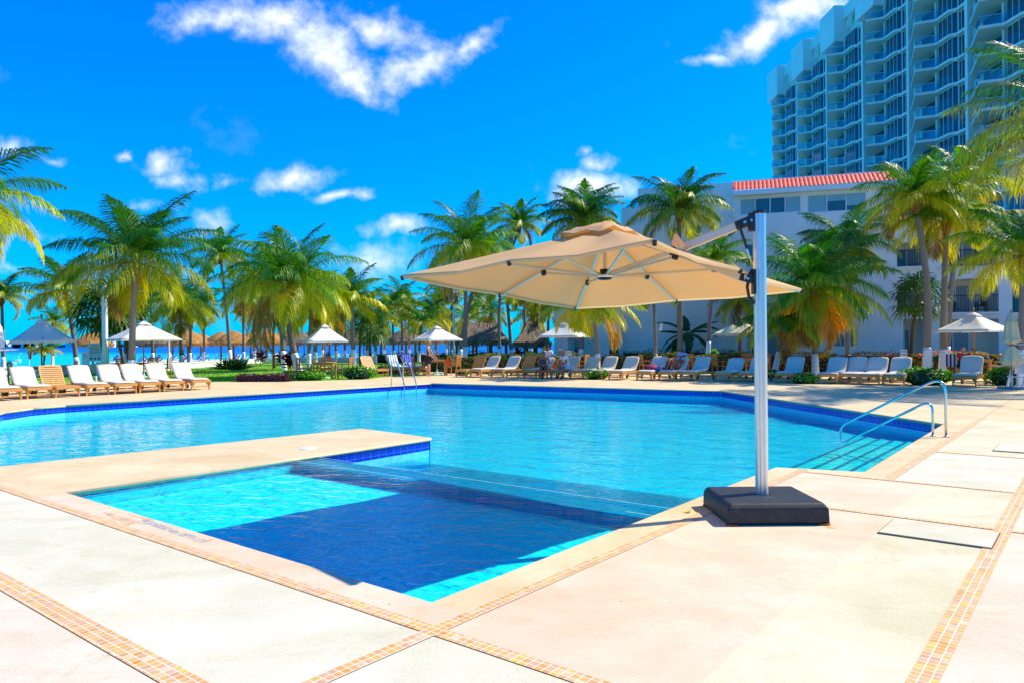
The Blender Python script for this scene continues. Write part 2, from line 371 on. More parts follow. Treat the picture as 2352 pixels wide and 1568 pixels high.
class Proto:
    """remembers a thing's tree so that copies are quick"""
    def __init__(s, root): s.root = root; s.used = False; s.tree = s.scan(root)
    def scan(s, o): return (o, [s.scan(c) for c in KIDS_OF(o)])
    def dup(s, n, parent=None):
        c = n[0].copy(); COL.objects.link(c); c.parent = parent
        for k in n[1]: s.dup(k, c)
        return c
    def put(s, loc, rz=0., label=None, group=None, sc=None):
        if not s.used: s.used = True; o = s.root
        else: o = s.dup(s.tree)
        o.location = loc; o.rotation_euler.z = rz
        if sc: o.scale = (sc, sc, sc) if not isinstance(sc, tuple) else sc
        if label: o['label'] = label
        if group: o['group'] = group
        return o
def sheet(name, outer, mat, z, holes=(), kind='structure', parent=None):
    loops = [[Vector((p[0], p[1], 0)) for p in outer]]+[[Vector((p[0], p[1], 0)) for p in h] for h in holes]
    tri = tessellate_polygon(loops); pts = [p for l in loops for p in l]
    mb = MB(); fs = []
    for t_ in tri:
        a, b, c = [pts[i] for i in t_]
        if (b-a).cross(c-a).z < 0: t_ = t_[::-1]
        fs.append(tuple(t_))
    mb.add([(p.x, p.y, z) for p in pts], fs)
    o = mb.build(name, mat, parent)
    if kind: o['kind'] = kind
    return o
# ------------------------------------------------------------------ ground, deck, pool
pool_px = [(990, 1383), (150, 1130), (989, 1004), (830, 983), (0, 1070), (-300, 1103), (-230, 1045), (-150, 1005), (-60, 964), (10, 945), (75, 936), (150, 929.5), (990, 879), (1655, 896), (2168, 973), (1985, 1083), (1783, 1072)]
pool = [G(x, y) for x, y in pool_px]
ZW, ZS, ZF, ZSF = -.31, -.035, -.44, -.20     # water levels, pool floor, shallow floor
sand = plain('sand', (.80, .72, .56), .95, var=.06, scale=.6)
soil = plain('soil', (.10, .08, .05), .95, var=.3, scale=2.)
big = [(-260, -80), (500, -80), (500, 600), (80, 600), (40, 74), (-12, 70), (-30, 64), (-45, 56), (-260, 54)]
sheet('ground', big, soil, -.03, [pool])
beach = [(-12, 70), (40, 74), (80, 600), (70, 600), (28, 128), (8, 118), (-20, 114), (-46, 108), (-52, 96), (-43, 78), (-37, 62), (-42, 57), (-30, 64)]
sheet('beach', beach, sand, -.45)
def seamat():
    mt, t, b = newmat('sea_water')
    p = N(t, 'ShaderNodeNewGeometry').outputs['Position']
    s_ = N(t, 'ShaderNodeSeparateXYZ', inp={0: p})
    n = N(t, 'ShaderNodeTexNoise', inp={0: p, 'Scale': .006, 'Detail': 4.})
    d = M_(t, 'ADD', M_(t, 'ADD', s_.outputs[1], M_(t, 'MULTIPLY', s_.outputs[0], .9)), M_(t, 'MULTIPLY', n.outputs[0], 60.))
    f = N(t, 'ShaderNodeMapRange', interpolation_type='SMOOTHSTEP', inp={0: d, 1: 110., 2: 260.}).outputs[0]
    c = MIX(t, f, (.0, .62, .62), (.0, .12, .46))
    n3_ = N(t, 'ShaderNodeTexNoise', inp={0: VM(t, 'MULTIPLY', p, (.05, .25, 1)), 'Scale': 1., 'Detail': 4.})
    c = MIX(t, M_(t, 'MULTIPLY', n3_.outputs[0], .35), c, (.0, .2, .45))
    t.links.new(c, b.inputs['Base Color']); b.inputs['Roughness'].default_value = .45; b.inputs['Specular IOR Level'].default_value = .2
    w = N(t, 'ShaderNodeTexNoise', inp={0: VM(t, 'MULTIPLY', p, (.5, 1.5, 1)), 'Scale': 1., 'Detail': 3.})
    t.links.new(N(t, 'ShaderNodeBump', inp={'Strength': .6, 'Distance': .15, 'Height': w.outputs[0]}).outputs[0], b.inputs['Normal']); return mt
shore = [(-260, 53), (-42, 56), (-36, 62), (-42, 78), (-51, 96), (-45, 107), (-20, 113), (8, 117), (28, 127), (70, 600), (600, 600), (9000, 14000), (-14000, 14000), (-9000, 53)]
sheet('sea', shore, seamat(), -1.3)
# beach slope into the water
mb = MB()
bl = [(-37, 62), (-43, 78), (-52, 96), (-46, 108), (-20, 114), (8, 118), (28, 128), (70, 600)]
for a, b in zip(bl, bl[1:]):
    a = Vector((*a, 0)); b = Vector((*b, 0)); n_ = Vector((-(b-a).y, (b-a).x, 0)).normalized()*5
    mb.quad((a.x, a.y, -.45), (b.x, b.y, -.45), (b.x+n_.x, b.y+n_.y, -1.45), (a.x+n_.x, a.y+n_.y, -1.45))
tag(mb.build('shore_slope', sand), kind='structure')
far_deck_px = [(-400, 925), (0, 893), (300, 884), (487, 876), (660, 875), (760, 873), (862, 868), (960, 850), (1040, 848), (1300, 846), (1700, 848), (2100, 850), (2500, 856)]
deck_outer = [(-45, -12), (60, -12), (60, 26)]+[tuple(G(x, y)[:2]) for x, y in far_deck_px[::-1]]+[(-45, 12)]
sheet('pool_deck', deck_outer, D_COPE, 0, [pool])
def patch(name, u0, u1, v0, v1, mat, z):
    return sheet(name, [UV(u0, v0), UV(u1, v0), UV(u1, v1), UV(u0, v1)], mat, z)
patch('deck_slab', -.26, -.002, -.28, 5.45, D_PINK, .004)
patch('deck_slab', -1.38, -.36, -.28, 14, D_WHITE, .004)
patch('deck_slab', -8, -1.52, -.28, 14, D_BEIGE, .004)
patch('deck_slab', -1.38, -.36, -9, -.38, D_WHITE, .004)
patch('deck_slab', -8, -1.52, -9, -.38, D_BEIGE, .004)
patch('deck_slab', -.26, 3.97, -1.72, -.38, D_PINK, .004)
patch('deck_slab', 4.03, 5.79, -1.66, -.38, D_PINK, .004)
patch('deck_slab', -.26, 3.97, -2.45, -1.72, D_CREAM, .004)
patch('deck_slab', 4.03, 5.79, -2.45, -1.66, D_CREAM, .004)
patch('deck_slab', 5.85, 8.45, -2.45, -1.33, D_WHITE, .004)
patch('deck_slab', 8.51, 13.5, -2.45, -1.33, D_CREAM, .004)
patch('deck_slab', -.26, 3.97, -9, -2.57, D_BEIGE, .004)
patch('deck_slab', 4.03, 8.45, -9, -2.57, D_WHITE, .004)
patch('deck_slab', 8.51, 20, -9, -2.57, D_CREAM, .004)
patch('mosaic_strip', -.36, -.26, -9, 14, MOSAIC, .008)
patch('mosaic_strip', -1.52, -1.38, -9, 14, MOSAIC, .008)
patch('mosaic_strip', -.26, 6.02, -.38, -.28, MOSAIC, .008)
patch('mosaic_strip', -8, -.36, -.38, -.28, MOSAIC, .008)
patch('mosaic_strip', -.26, 13.5, -2.57, -2.45, MOSAIC, .008)
patch('mosaic_strip', 3.97, 4.03, -9, -.38, MOSAIC, .009)
patch('mosaic_strip', 5.79, 5.85, -9, -.40, MOSAIC, .009)
patch('mosaic_strip', 5.85, 14, -1.33, -1.23, MOSAIC, .008)
patch('mosaic_strip', 8.45, 8.51, -9, -1.33, MOSAIC, .009)
# faint saw-cut joints across the far paving
JOINT = plain('paving_joint', (.42, .30, .24), .9)
for a, b in (((1990, 880), (1700, 1000)), ((2352, 1000), (1700, 905)), ((1700, 905), (1040, 876)), ((2352, 905), (2180, 985))):
    pass
for k in range(9):
    patch('paving_joint', 15.+k*1.9, 15.012+k*1.9, -6-k*.3, -.5+max(0, (k-1)*.8), JOINT, .004)
patch('paving_joint', 13.5, 30, -1.29, -1.278, JOINT, .005)
patch('paving_joint', 13.5, 30, -3.9, -3.888, JOINT, .005)
# access covers let into the paving
DARKJ = plain('cover_gap', (.14, .09, .05), .9)
def cover(u0, u1, v0, v1, label):
    c = UV((u0+u1)/2, (v0+v1)/2); t_ = thing('access_cover', label, 'access cover', c, UANG, 'concrete access covers in the paving')
    du, dv = (u1-u0)/2, (v1-v0)/2
    MB().box((0, 0, .009), (2*du+.018, 2*dv+.018, .006)).build('frame_gap', DARKJ, t_)
    MB().box((0, 0, .012), (2*du, 2*dv, .014)).build('lid', D_WHITE, t_, bevel=.004)
cover(3.30, 3.86, -2.50, -1.74, 'rectangular cream access cover with dark gap beside the black umbrella base')
cover(9.0, 9.9, -3.3, -1.95, 'pale access cover in the paving at the right edge beyond the handrail')
# damp orange stains on the pink edge and rust by the umbrella foot
STAIN = plain('damp_stain', (.78, .50, .28), .45, var=.3, scale=9.)
def blotch(px, py, rx, ry, seed, mat, z=.0052):
    rr = random.Random(seed); c = G(px, py); pts = []
    for k in range(26):
        a = 2*math.pi*k/26; q = .55+.45*rr.random()+.25*math.sin(3*a+seed); pts.append(c+V*(math.cos(a)*rx*q)+U*(math.sin(a)*ry*q))
    sheet('damp_stain', [(p.x, p.y) for p in pts], mat, z)
blotch(285, 1193, .42, .07, 1, STAIN); blotch(330, 1190, .25, .035, 2, STAIN); blotch(474, 1238, .10, .05, 3, STAIN); blotch(250, 1197, .2, .05, 4, STAIN)
blotch(1908, 1212, .045, .03, 5, plain('rust_stain', (.70, .36, .05), .8, var=.3, scale=30.))
# pool shell
SPLIT = -1
A_, K_ = pool[1], pool[2]
def onpen(u): # point on the peninsula's inner edge at pool coordinate u
    du = lambda p: (p-P0).dot(U)
    t_ = (u-du(A_))/(du(K_)-du(A_)); return A_+(K_-A_)*t_
UL1, UL2, UE = 2.92, 3.32, 5.15
def walls(pts, closed=True):
    cope, band, lite = MB(), MB(), MB(); L = 0.
    n = len(pts); rng = range(n if closed else n-1)
    for i in rng:
        a, b = pts[i], pts[(i+1) % n]; l = (b-a).length
        def q(mbx, z0, z1, o=0.):
            d = (b-a).normalized(); nn = Vector((-d.y, d.x, 0))*o*SGN
            A, B = a+nn, b+nn
            mbx.quad((A.x, A.y, z1), (B.x, B.y, z1), (B.x, B.y, z0), (A.x, A.y, z0), uv=[(L, z1), (L+l, z1), (L+l, z0), (L, z0)])
        q(cope, -.05, -.0, .0)
        zb = -.075 if i in (0,) or i == SPLIT else -.205
        if i == 0: q(band, zb, -.05, -.012); q(lite, ZF, zb, -.012)
        elif pts is pool and i == 1:
            for (A2, B2, zz, L0) in ((a, onpen(UL1), -.075, L), (onpen(UL1), b, -.205, L+(onpen(UL1)-a).length)):
                sa, sb = a, b; a, b, l0, Ls = A2, B2, l, L; l = (b-a).length; L = L0
                q(band, zz, -.05, -.012); q(lite, ZF, zz, -.012)
                a, b, l, L = sa, sb, l0, Ls
        else: q(band, -.205, -.05, -.012); q(lite, ZF, -.205, -.012)
        L += l
    return cope, band, lite
area = sum(a.x*b.y-b.x*a.y for a, b in zip(pool, pool[1:]+pool[:1])); SGN = 1 if area > 0 else -1
cm, bm_, lm_ = walls(pool, True)
# rounded coping nose
L2 = [Vector((p.x, p.y, -.028)) for p in pool]
nose = MB()
for a, b in zip(L2, L2[1:]+L2[:1]):
    d = (b-a).normalized(); nose.tube([a, b], .026, 8, cap=True)
nose.build('pool_coping_edge', D_COPE, smooth=True)['kind'] = 'structure'
bm_.build('pool_tile_band', TILE_BLUE)['kind'] = 'structure'
lm_.build('pool_wall', TILE_LIGHT)['kind'] = 'structure'
cm.build('pool_coping_face', D_COPE)['kind'] = 'structure'
# splash pool (shallow), weir wall and ledge, main floor
A_, K_ = pool[1], pool[2]
def onpen(u): # point on the peninsula's inner edge at pool coordinate u
    du = lambda p: (p-P0).dot(U)
    t_ = (u-du(A_))/(du(K_)-du(A_)); return A_+(K_-A_)*t_
UL1, UL2, UE = 2.92, 3.32, 5.15
e0 = [UV(0, 0), UV(UL1, 0), onpen(UL1), A_]
TILE_SH = tilemat('shallow_floor_tile', .06, [(.08, .86, .97), (.07, .83, .96), (.10, .88, .97)], (.12, .88, .97), .03, .5, False, .2, .1)
sheet('shallow_floor', [tuple(p)[:2] for p in e0], TILE_SH, ZSF)
sheet('shallow_water', [tuple(p)[:2] for p in [UV(0, 0), UV(UL1+.02, 0), onpen(UL1+.02), A_]], WATER_SPLASH, ZS)
weir = MB()
def strip(mb_, u0, z0, u1, z1, mi=0):
    a, b, c, d = UV(u0, 0, z0), UV(u1, 0, z1), onpen(u1), onpen(u0)
    l = (d-a).length
    mb_.quad(a, b, (c.x, c.y, z1), (d.x, d.y, z0), mi)
strip(weir, UL1, ZSF, UL1+.001, ZS-.035); strip(weir, UL1+.001, ZS-.035, UL2, ZS-.035); strip(weir, UL2, ZS-.035, UL2+.06, -.325)
strip(weir, UL2+.06, -.325, UE, -.335); strip(weir, UE, -.335, UE+.01, ZF)
weir.build('overflow_weir', TILE_DARK)['kind'] = 'structure'
lip = MB(); strip(lip, UL1, ZS+.001, UL1+.018, ZS+.001); strip(lip, UL2-.015, ZS-.004, UL2, ZS-.004)
lip.build('weir_lip', plain('weir_lip_stone', (.25, .55, .6), .4))['kind'] = 'structure'
fall = MB(); strip(fall, UL1+.02, ZS, UL2-.03, ZS-.01); strip(fall, UL2-.03, ZS-.01, UL2+.02, ZS-.07); strip(fall, UL2+.02, ZS-.07, UL2+.12, ZW)
fall.build('falling_water', WATER_SPLASH)['kind'] = 'structure'
main = [UV(UL2+.12, 0)]+[onpen(UL2+.12)]+pool[2:]
sheet('pool_water', [tuple(p)[:2] for p in main], WATER_POOL, ZW)
sheet('pool_floor', [tuple(p)[:2] for p in [UV(UE+.01, 0), onpen(UE+.01)]+pool[2:]], TILE_FLOOR, ZF)
# entry steps
steps = MB(); nos = MB()
uu0, uu1 = 6.22, 11.5
for k, (v0, v1, z) in enumerate(((-.99, -.26, -.335), (-.26, .02, -.362), (.02, .33, -.388), (.33, .66, -.415))):
    a1 = uu1+max(0, (v0+1))*1.0; a2 = uu1+(v1+1)*1.0
    u0a = 6.1 if v0 > -.5 else 6.2
    steps.quad(UV(u0a, v0, z), UV(a1, v0, z), UV(a2, v1, z), UV(u0a, v1, z))
    steps.quad(UV(u0a, v1, z), UV(a2, v1, z), UV(a2, v1, z-.026 if k < 3 else ZF-.001), UV(u0a, v1, z-.026 if k < 3 else ZF-.001))
    nos.quad(UV(u0a, v1-.06, z+.004), UV(a2-.06, v1-.06, z+.004), UV(a2, v1, z+.004), UV(u0a, v1, z+.004))
steps.build('pool_steps', TILE_STEP)['kind'] = 'structure'
nos.build('step_nosing', TILE_NOSE)['kind'] = 'structure'
# wet patches, skimmer lid, depth text
sk = thing('skimmer_lid', 'round white skimmer lid set in the peninsula between the two pools', 'lid', G(708, 1029))
MB().lathe([(0, .012), (.10, .012), (.115, .008), (.12, 0)], 24).build('lid_disc', WHITEP, sk)
for x_ in (.04, -.04): MB().lathe([(0, .0135), (.012, .0135)], 10, (x_, 0, 0)).build('finger_hole', BLACK, sk)
def text(name, body, size, loc, rot, mat, parent=None, thick=.0, align='LEFT', xs=1.):
    cv = bpy.data.curves.new(name, 'FONT'); cv.body = body; cv.size = size; cv.extrude = thick; cv.align_x = align
    o = bpy.data.objects.new('tmp', cv); COL.objects.link(o)
    dg = bpy.context.evaluated_depsgraph_get(); me = bpy.data.meshes.new_from_object(o.evaluated_get(dg))
    bpy.data.objects.remove(o)
    me.materials.clear(); me.materials.append(mat)
    o = bpy.data.objects.new(name, me); COL.objects.link(o); o.location = loc; o.rotation_euler = rot; o.scale = (xs, 1, 1)
    if parent: o.parent = parent
    return o
ink = plain('faded_blue_paint', (.45, .50, .58), .8, var=.35, scale=40.)
ta, tb = G(318, 1197), G(462, 1247); dd = tb-ta
o = text('depth_marking', 'PROFUNDIDAD 46cm  DEPTH 1.5 Ft', .115, (ta.x, ta.y, .0065), (0, 0, math.atan2(dd.y, dd.x)), ink)
o.scale = (dd.length/o.dimensions.x, 1, 1) if o.dimensions.x > 0 else (1, 1, 1)
tag(o, 'faded blue hand-painted depth marking on the pink pool edge', 'marking')
# ------------------------------------------------------------------ cantilever parasol in the foreground
def big_parasol():
    pole = Vector((2.233, 6.65, 0))
    t = thing('cantilever_parasol', 'large tan square cantilever parasol on an aluminium side post with black base', 'parasol', pole)
    off = pole
    # base block
    mb = MB(); x0, x1, y0, y1 = 1.80, 2.655, 6.21, 7.02
    bx, by = (x0+x1)/2, (y0+y1)/2; prof = [(.425, .40, .015), (.43, .405, .03), (.425, .40, .145), (.395, .37, .185), (.08, .08, .186)]
    P = []
    for a, b, z in prof:
        P += [(bx-a, by-b, z), (bx+a, by-b, z), (bx+a, by+b, z), (bx-a, by+b, z)]
    fs = [(3, 2, 1, 0)]
    for i in range(len(prof)-1):
        for k in range(4): fs.append((i*4+k, i*4+(k+1) % 4, i*4+4+(k+1) % 4, i*4+4+k))
    mb.add(P, fs+[(16, 17, 18, 19)])
    bmt, tt, bb = newmat('scuffed_rubber')
    pp = N(tt, 'ShaderNodeTexCoord').outputs['Object']
    n1 = N(tt, 'ShaderNodeTexNoise', inp={0: pp, 'Scale': 9., 'Detail': 9., 'Roughness': .75, 'Distortion': .5})
    n2_ = N(tt, 'ShaderNodeTexNoise', inp={0: VM(tt, 'MULTIPLY', pp, (30, 30, 8)), 'Scale': 1., 'Detail': 6., 'Roughness': .8})
    f = N(tt, 'ShaderNodeMapRange', inp={0: n1.outputs[0], 1: .5, 2: .78, 3: 0., 4: .55}).outputs[0]
    g = N(tt, 'ShaderNodeMapRange', inp={0: n2_.outputs[0], 1: .68, 2: .8, 3: 0., 4: .7}).outputs[0]
    tt.links.new(MIX(tt, g, MIX(tt, f, (.016, .017, .02), (.10, .105, .11)), (.22, .22, .23)), bb.inputs['Base Color'])
    bb.inputs['Roughness'].default_value = .55
    tt.links.new(N(tt, 'ShaderNodeBump', inp={'Strength': .4, 'Distance': .004, 'Height': n1.outputs[0]}).outputs[0], bb.inputs['Normal'])
    base = mb.build('base_block', bmt, t, off, bevel=.012)
    MB().lathe([(.095, .1875), (.0, .1876)], 24, (pole.x-.01, pole.y, 0)).build('socket', BLACK, base, off)
    for fx in (x0+.04, x1-.04):
        for fy in (y0+.03, y1-.04):
            MB().lathe([(0, .018), (.05, .018), (.055, .004), (.055, 0)], 16, (fx, fy, 0)).build('foot', RUST, t, off)
    # pole with a groove
    mb = MB(); n = 28; pts = []
    for z in (.16, 2.70):
        for k in range(n):
            a = 2*math.pi*k/n; r = .056
            if k in (18, 22, 8, 4): r = .047
            pts.append((pole.x+r*math.cos(a), pole.y+r*math.sin(a), z))
    mb.add(pts, [(k, (k+1) % n, n+(k+1) % n, n+k) for k in range(n)]+[tuple(range(n, 2*n))])
    po = mb.build('pole', ALU, t, off)
    MB().lathe([(.058, 2.69), (.06, 2.70), (.058, 2.715), (0, 2.717)], 24, (pole.x, pole.y, 0)).build('pole_cap', BLACK, po, off)
    # canopy
    C = Vector((.940, 7.463, 2.149)); yaw = .840; tx, ty = -.078, -.026
    a = Vector((math.cos(yaw), math.sin(yaw), tx)).normalized(); b = Vector((-math.sin(yaw), math.cos(yaw), ty)); b = (b-a*b.dot(a)).normalized()
    nrm = a.cross(b).normalized(); H = .555; h = 1.443; peak = C+nrm*H
    def top(i, j, lift=0.):
        s_ = max(abs(i), abs(j)); m_ = min(abs(i), abs(j))/max(s_, 1e-6)
        z = H*(1-s_)
        sag = .045*math.sin(math.pi*min(1, s_))*(1-abs(2*m_-1)) + .02*s_*s_*(1-abs(2*m_-1))*1.4
        edge = 1-.035*s_*s_*(1-abs(2*m_-1))
        return C+a*(i*h*edge)+b*(j*h*edge)+nrm*(z-sag+lift)
    def cloth(name, ext, n, lift, mat, crumple=0., parent=t, s0=0.):
        mb = MB(); rr = random.Random(4); pts = [top(0, 0, lift)]; K = 8*max(2, n//4)
        def rim(q):
            q = q*4.; sd = int(q) % 4; f_ = (q-int(q))*2-1
            return [(f_, -1), (1, f_), (-f_, 1), (-1, -f_)][sd]
        for r in range(1, n+1):
            for k in range(K):
                i, j = rim(k/K); s_ = r/n; x, y = i*s_*ext, j*s_*ext
                l = lift+(rr.uniform(-1, 1)*crumple if r < n else 0)
                if crumple: l += -.03*s_*s_+.016*math.sin(k*1.1)*s_
                pts.append(top(x, y, l))
        fs = [(0, 1+(k+1) % K, 1+k) for k in range(K)]
        for r in range(n-1):
            for k in range(K):
                k2 = (k+1) % K; fs.append((1+r*K+k, 1+r*K+k2, 1+(r+1)*K+k2, 1+(r+1)*K+k))
        mb.add(pts, [f[::-1] for f in fs]); o = mb.build(name, mat, parent, off, smooth=True)
        so_ = o.modifiers.new('s', 'SOLIDIFY'); so_.thickness = .003; so_.offset = 1
        return o
    can = cloth('canopy', 1., 24, 0., TAN)
    # short valance hem
    mb = MB(); ring = []
    for k in range(80):
        q = k/20; sd = int(q); f_ = (q-sd)*2-1
        ij = [(f_, -1), (1, f_), (-f_, 1), (-1, -f_)][sd]; ring.append(top(*ij))
    for k in range(80):
        p, q = ring[k], ring[(k+1) % 80]
        mb.quad(p, q, q-nrm*.022, p-nrm*.022)
    mb.build('hem', TAN, can, off)
    cloth('vent_cap', .235, 8, .075, TAN, .012)
    # slit flap beside the arm
    fp = AT(1556, 556, 6.78); mb = MB()
    mb.add([fp+Vector((-.055, 0, -.03)), fp+Vector((.03, 0, -.06)), fp+Vector((.0, .0, .07)), fp+Vector((-.025, .03, .075)), fp+Vector((.08, .02, -.035))], [(0, 1, 2, 3), (1, 4, 2)])
    fl = mb.build('slit_flap', TAN, can, off); fl.modifiers.new('s', 'SOLIDIFY').thickness = .004
    # ribs and struts
    hub = C+nrm*.075; crown = C+nrm*(H-.05)
    dirs = [(-1, 1), (-1, 0), (-1, -1), (0, -1), (1, -1), (1, 0), (1, 1), (0, 1)]
    for i, j in dirs:
        e = C+a*(i*h*.985)+b*(j*h*.985)-nrm*.018; st = crown-nrm*.0
        d = (e-st).normalized()
        mb = MB(); mb.bar(st, e+d*.02, .016, .034, up=nrm); rib = mb.build('rib', ALU, t, off)
        MB().bar(e+d*.005, e+d*.035, .03, .045, up=nrm).build('rib_end_cap', BLACK, rib, off, bevel=.005)
        f_ = .56; jn = st+(e-st)*f_-nrm*.035
        s_ = MB(); s_.bar(hub+d*.03, jn, .014, .026, up=nrm); s_.build('strut', ALU, t, off)
        MB().box(jn, (.06, .045, .06), M=Matrix((d, nrm.cross(d).normalized(), d.cross(nrm.cross(d)).normalized())).transposed()).build('strut_joint', BLACK, rib, off, bevel=.014)
    MB().lathe([(0, -.05), (.06, -.045), (.085, -.02), (.085, .0), (.05, .03), (.05, .06), (0, .06)], 20, hub).build('hub', BLACK, t, off, smooth=True)
    MB().lathe([(.086, -.024), (.09, -.012), (.088, .004)], 20, hub).build('hub_ring', ALU, t, off)
    MB().tube([hub, peak], .02, 10).build('centre_post', ALU, t, off)
    # arms
    J = AT(1548, 577, 6.99); tp = AT(1722, 508, 6.66); lo = AT(1714, 641, 6.66)
    d1 = (J-tp).normalized()
    MB().bar(tp+d1*.10, J+Vector((0, 0, 0))*.0, .05, .075).build('upper_arm', ARMB, t, off, bevel=.008)
    sd = Vector((0, 0, 1)).cross(hub-J).normalized()*.022
    mb = MB(); mb.bar(J+sd, hub+sd, .028, .03); mb.bar(J-sd, hub-sd, .028, .03); mb.build('inner_arm', ARMB, t, off, bevel=.004)
    MB().bar(J, lo, .035, .075).build('lower_arm', ARMB, t, off, bevel=.008)
    MB().box(J, (.09, .07, .085)).build('arm_joint', BLACK, t, off, bevel=.02)
    mb = MB(); mb.bar(tp+d1*.13, tp+d1*-.02, .06, .085); mb.box((pole.x-.075, pole.y, 2.615), (.05, .06, .17)); mb.build('top_bracket', BLACK, t, off, bevel=.012)
    mb = MB(); mb.bar(lo+(J-lo).normalized()*.06, Vector((pole.x-.06, pole.y, lo.z-.01)), .05, .07)
    mb.tube([(pole.x-.06, pole.y, 2.19), (pole.x-.10, pole.y, 2.12), (pole.x-.115, pole.y, 2.03), (pole.x-.10, pole.y, 1.94), (pole.x-.055, pole.y, 1.885)], [.022, .018, .014, .014, .02], 10)
    mb.box((pole.x-.055, pole.y, 2.08), (.03, .07, .22)); mb.build('height_handle', BLACK, t, off, bevel=.004)
    g0, g1 = AT(1698, 519, 6.64), AT(1726, 602, 6.64); gm = g0.lerp(g1, .64)
    gs = MB().tube([g0, gm], .013, 10).build('gas_strut', BLACK, t, off); MB().tube([gm, g1], .007, 8).build('strut_rod', CHROME, gs, off)
    for p in (tp, AT(1706, 512, 6.62), lo): MB().lathe([(0, .05), (.012, .05), (.012, -.05), (0, -.05)], 10).build('bolt', CHROME, t)
    bolts = [o for o in KIDS_OF(t) if o.name.startswith('bolt')]
    for o, p in zip(bolts, (tp, AT(1708, 512, 6.62), lo)): o.location = p-off; o.rotation_euler.x = R(90)
big_parasol()
# ------------------------------------------------------------------ handrails
def smooth_path(P, rad=.12, n=6):
    P = [Vector(p) for p in P]; out = [P[0]]
    for i in range(1, len(P)-1):
        a = (P[i-1]-P[i]); b = (P[i+1]-P[i]); r = min(rad, a.length*.48, b.length*.48)
        p0 = P[i]+a.normalized()*r; p1 = P[i]+b.normalized()*r
        for k in range(n+1):
            q = k/n; out.append(p0.lerp(P[i], q).lerp(P[i].lerp(p1, q), q))
    return out+[P[-1]]
b1, b2 = G(2173, 1003), G(2143, 1001.5)
far = b1+V*1.78; fu = far.copy()
vv = (b2-b1); vv.z = 0; vv = V
t = thing('pool_handrail', 'curved stainless steel handrail looping down over the corner pool steps', 'handrail', b1)
Ptop = Vector((b1.x, b1.y, .93)); e1 = AT(1934, 978, 12.9); e2 = AT(1940, 1018, 12.85)
Pm = AT(2140, 925, b2.y)
path = [b1, (b1.x, b1.y, .95), AT(2112, 868, b1.y+.25), e1, e2, AT(2100, 925, b2.y+.2), (b2.x, b2.y, .53), b2]
c_ = AT(2112, 863, b1.y+.28)
path = [b1, (b1.x, b1.y, .99), e1+Vector((-.03, .02, .0)), e2+Vector((-.06, .04, -.02)), (b2.x, b2.y, .60), b2]
pp = [Vector(p) for p in path]
sm = smooth_path(pp[:3], .30, 8)[:-1]+smooth_path([pp[1], pp[2], pp[3], pp[4]], .16, 8)[1:-1]+smooth_path(pp[3:], .22, 8)[1:]
MB().tube(sm, .0205, 14).build('rail_tube', CHROME, t, b1, smooth=True)
for p in (b1, b2): MB().lathe([(.045, .0), (.045, .008), (.03, .014), (0, .014)], 16, p).build('floor_flange', CHROME, t, b1)
# pool ladder on the far side
la = G(922, 884); lr = thing('pool_ladder', 'steel pool ladder with two arched rails at the far edge of the main pool', 'ladder', la)
for dx in (0, 1):
    e = (G(915, 881.6)-G(588, 903)).normalized()*(.62*dx); nin = Vector((e.y, -e.x, 0)).normalized() if dx else None
    ed = (G(915, 881.6)-G(588, 903)).normalized(); inn = Vector((ed.y, -ed.x, 0))
    p = la+e
    pts = smooth_path([p-inn*.55, p-inn*.55+Vector((0, 0, .82)), p-inn*.25+Vector((0, 0, .92)), p+inn*.16+Vector((0, 0, .05)), p+inn*.16+Vector((0, 0, -.8))], .16, 6)
    MB().tube(pts, .022, 10).build('rail', CHROME, lr, la, smooth=True)
for z in (-.35, -.6):
    MB().bar(la+inn*.16+Vector((0, 0, z)), la+inn*.16+ed*.62+Vector((0, 0, z)), .06, .02).build('rung', CHROME, lr, la)
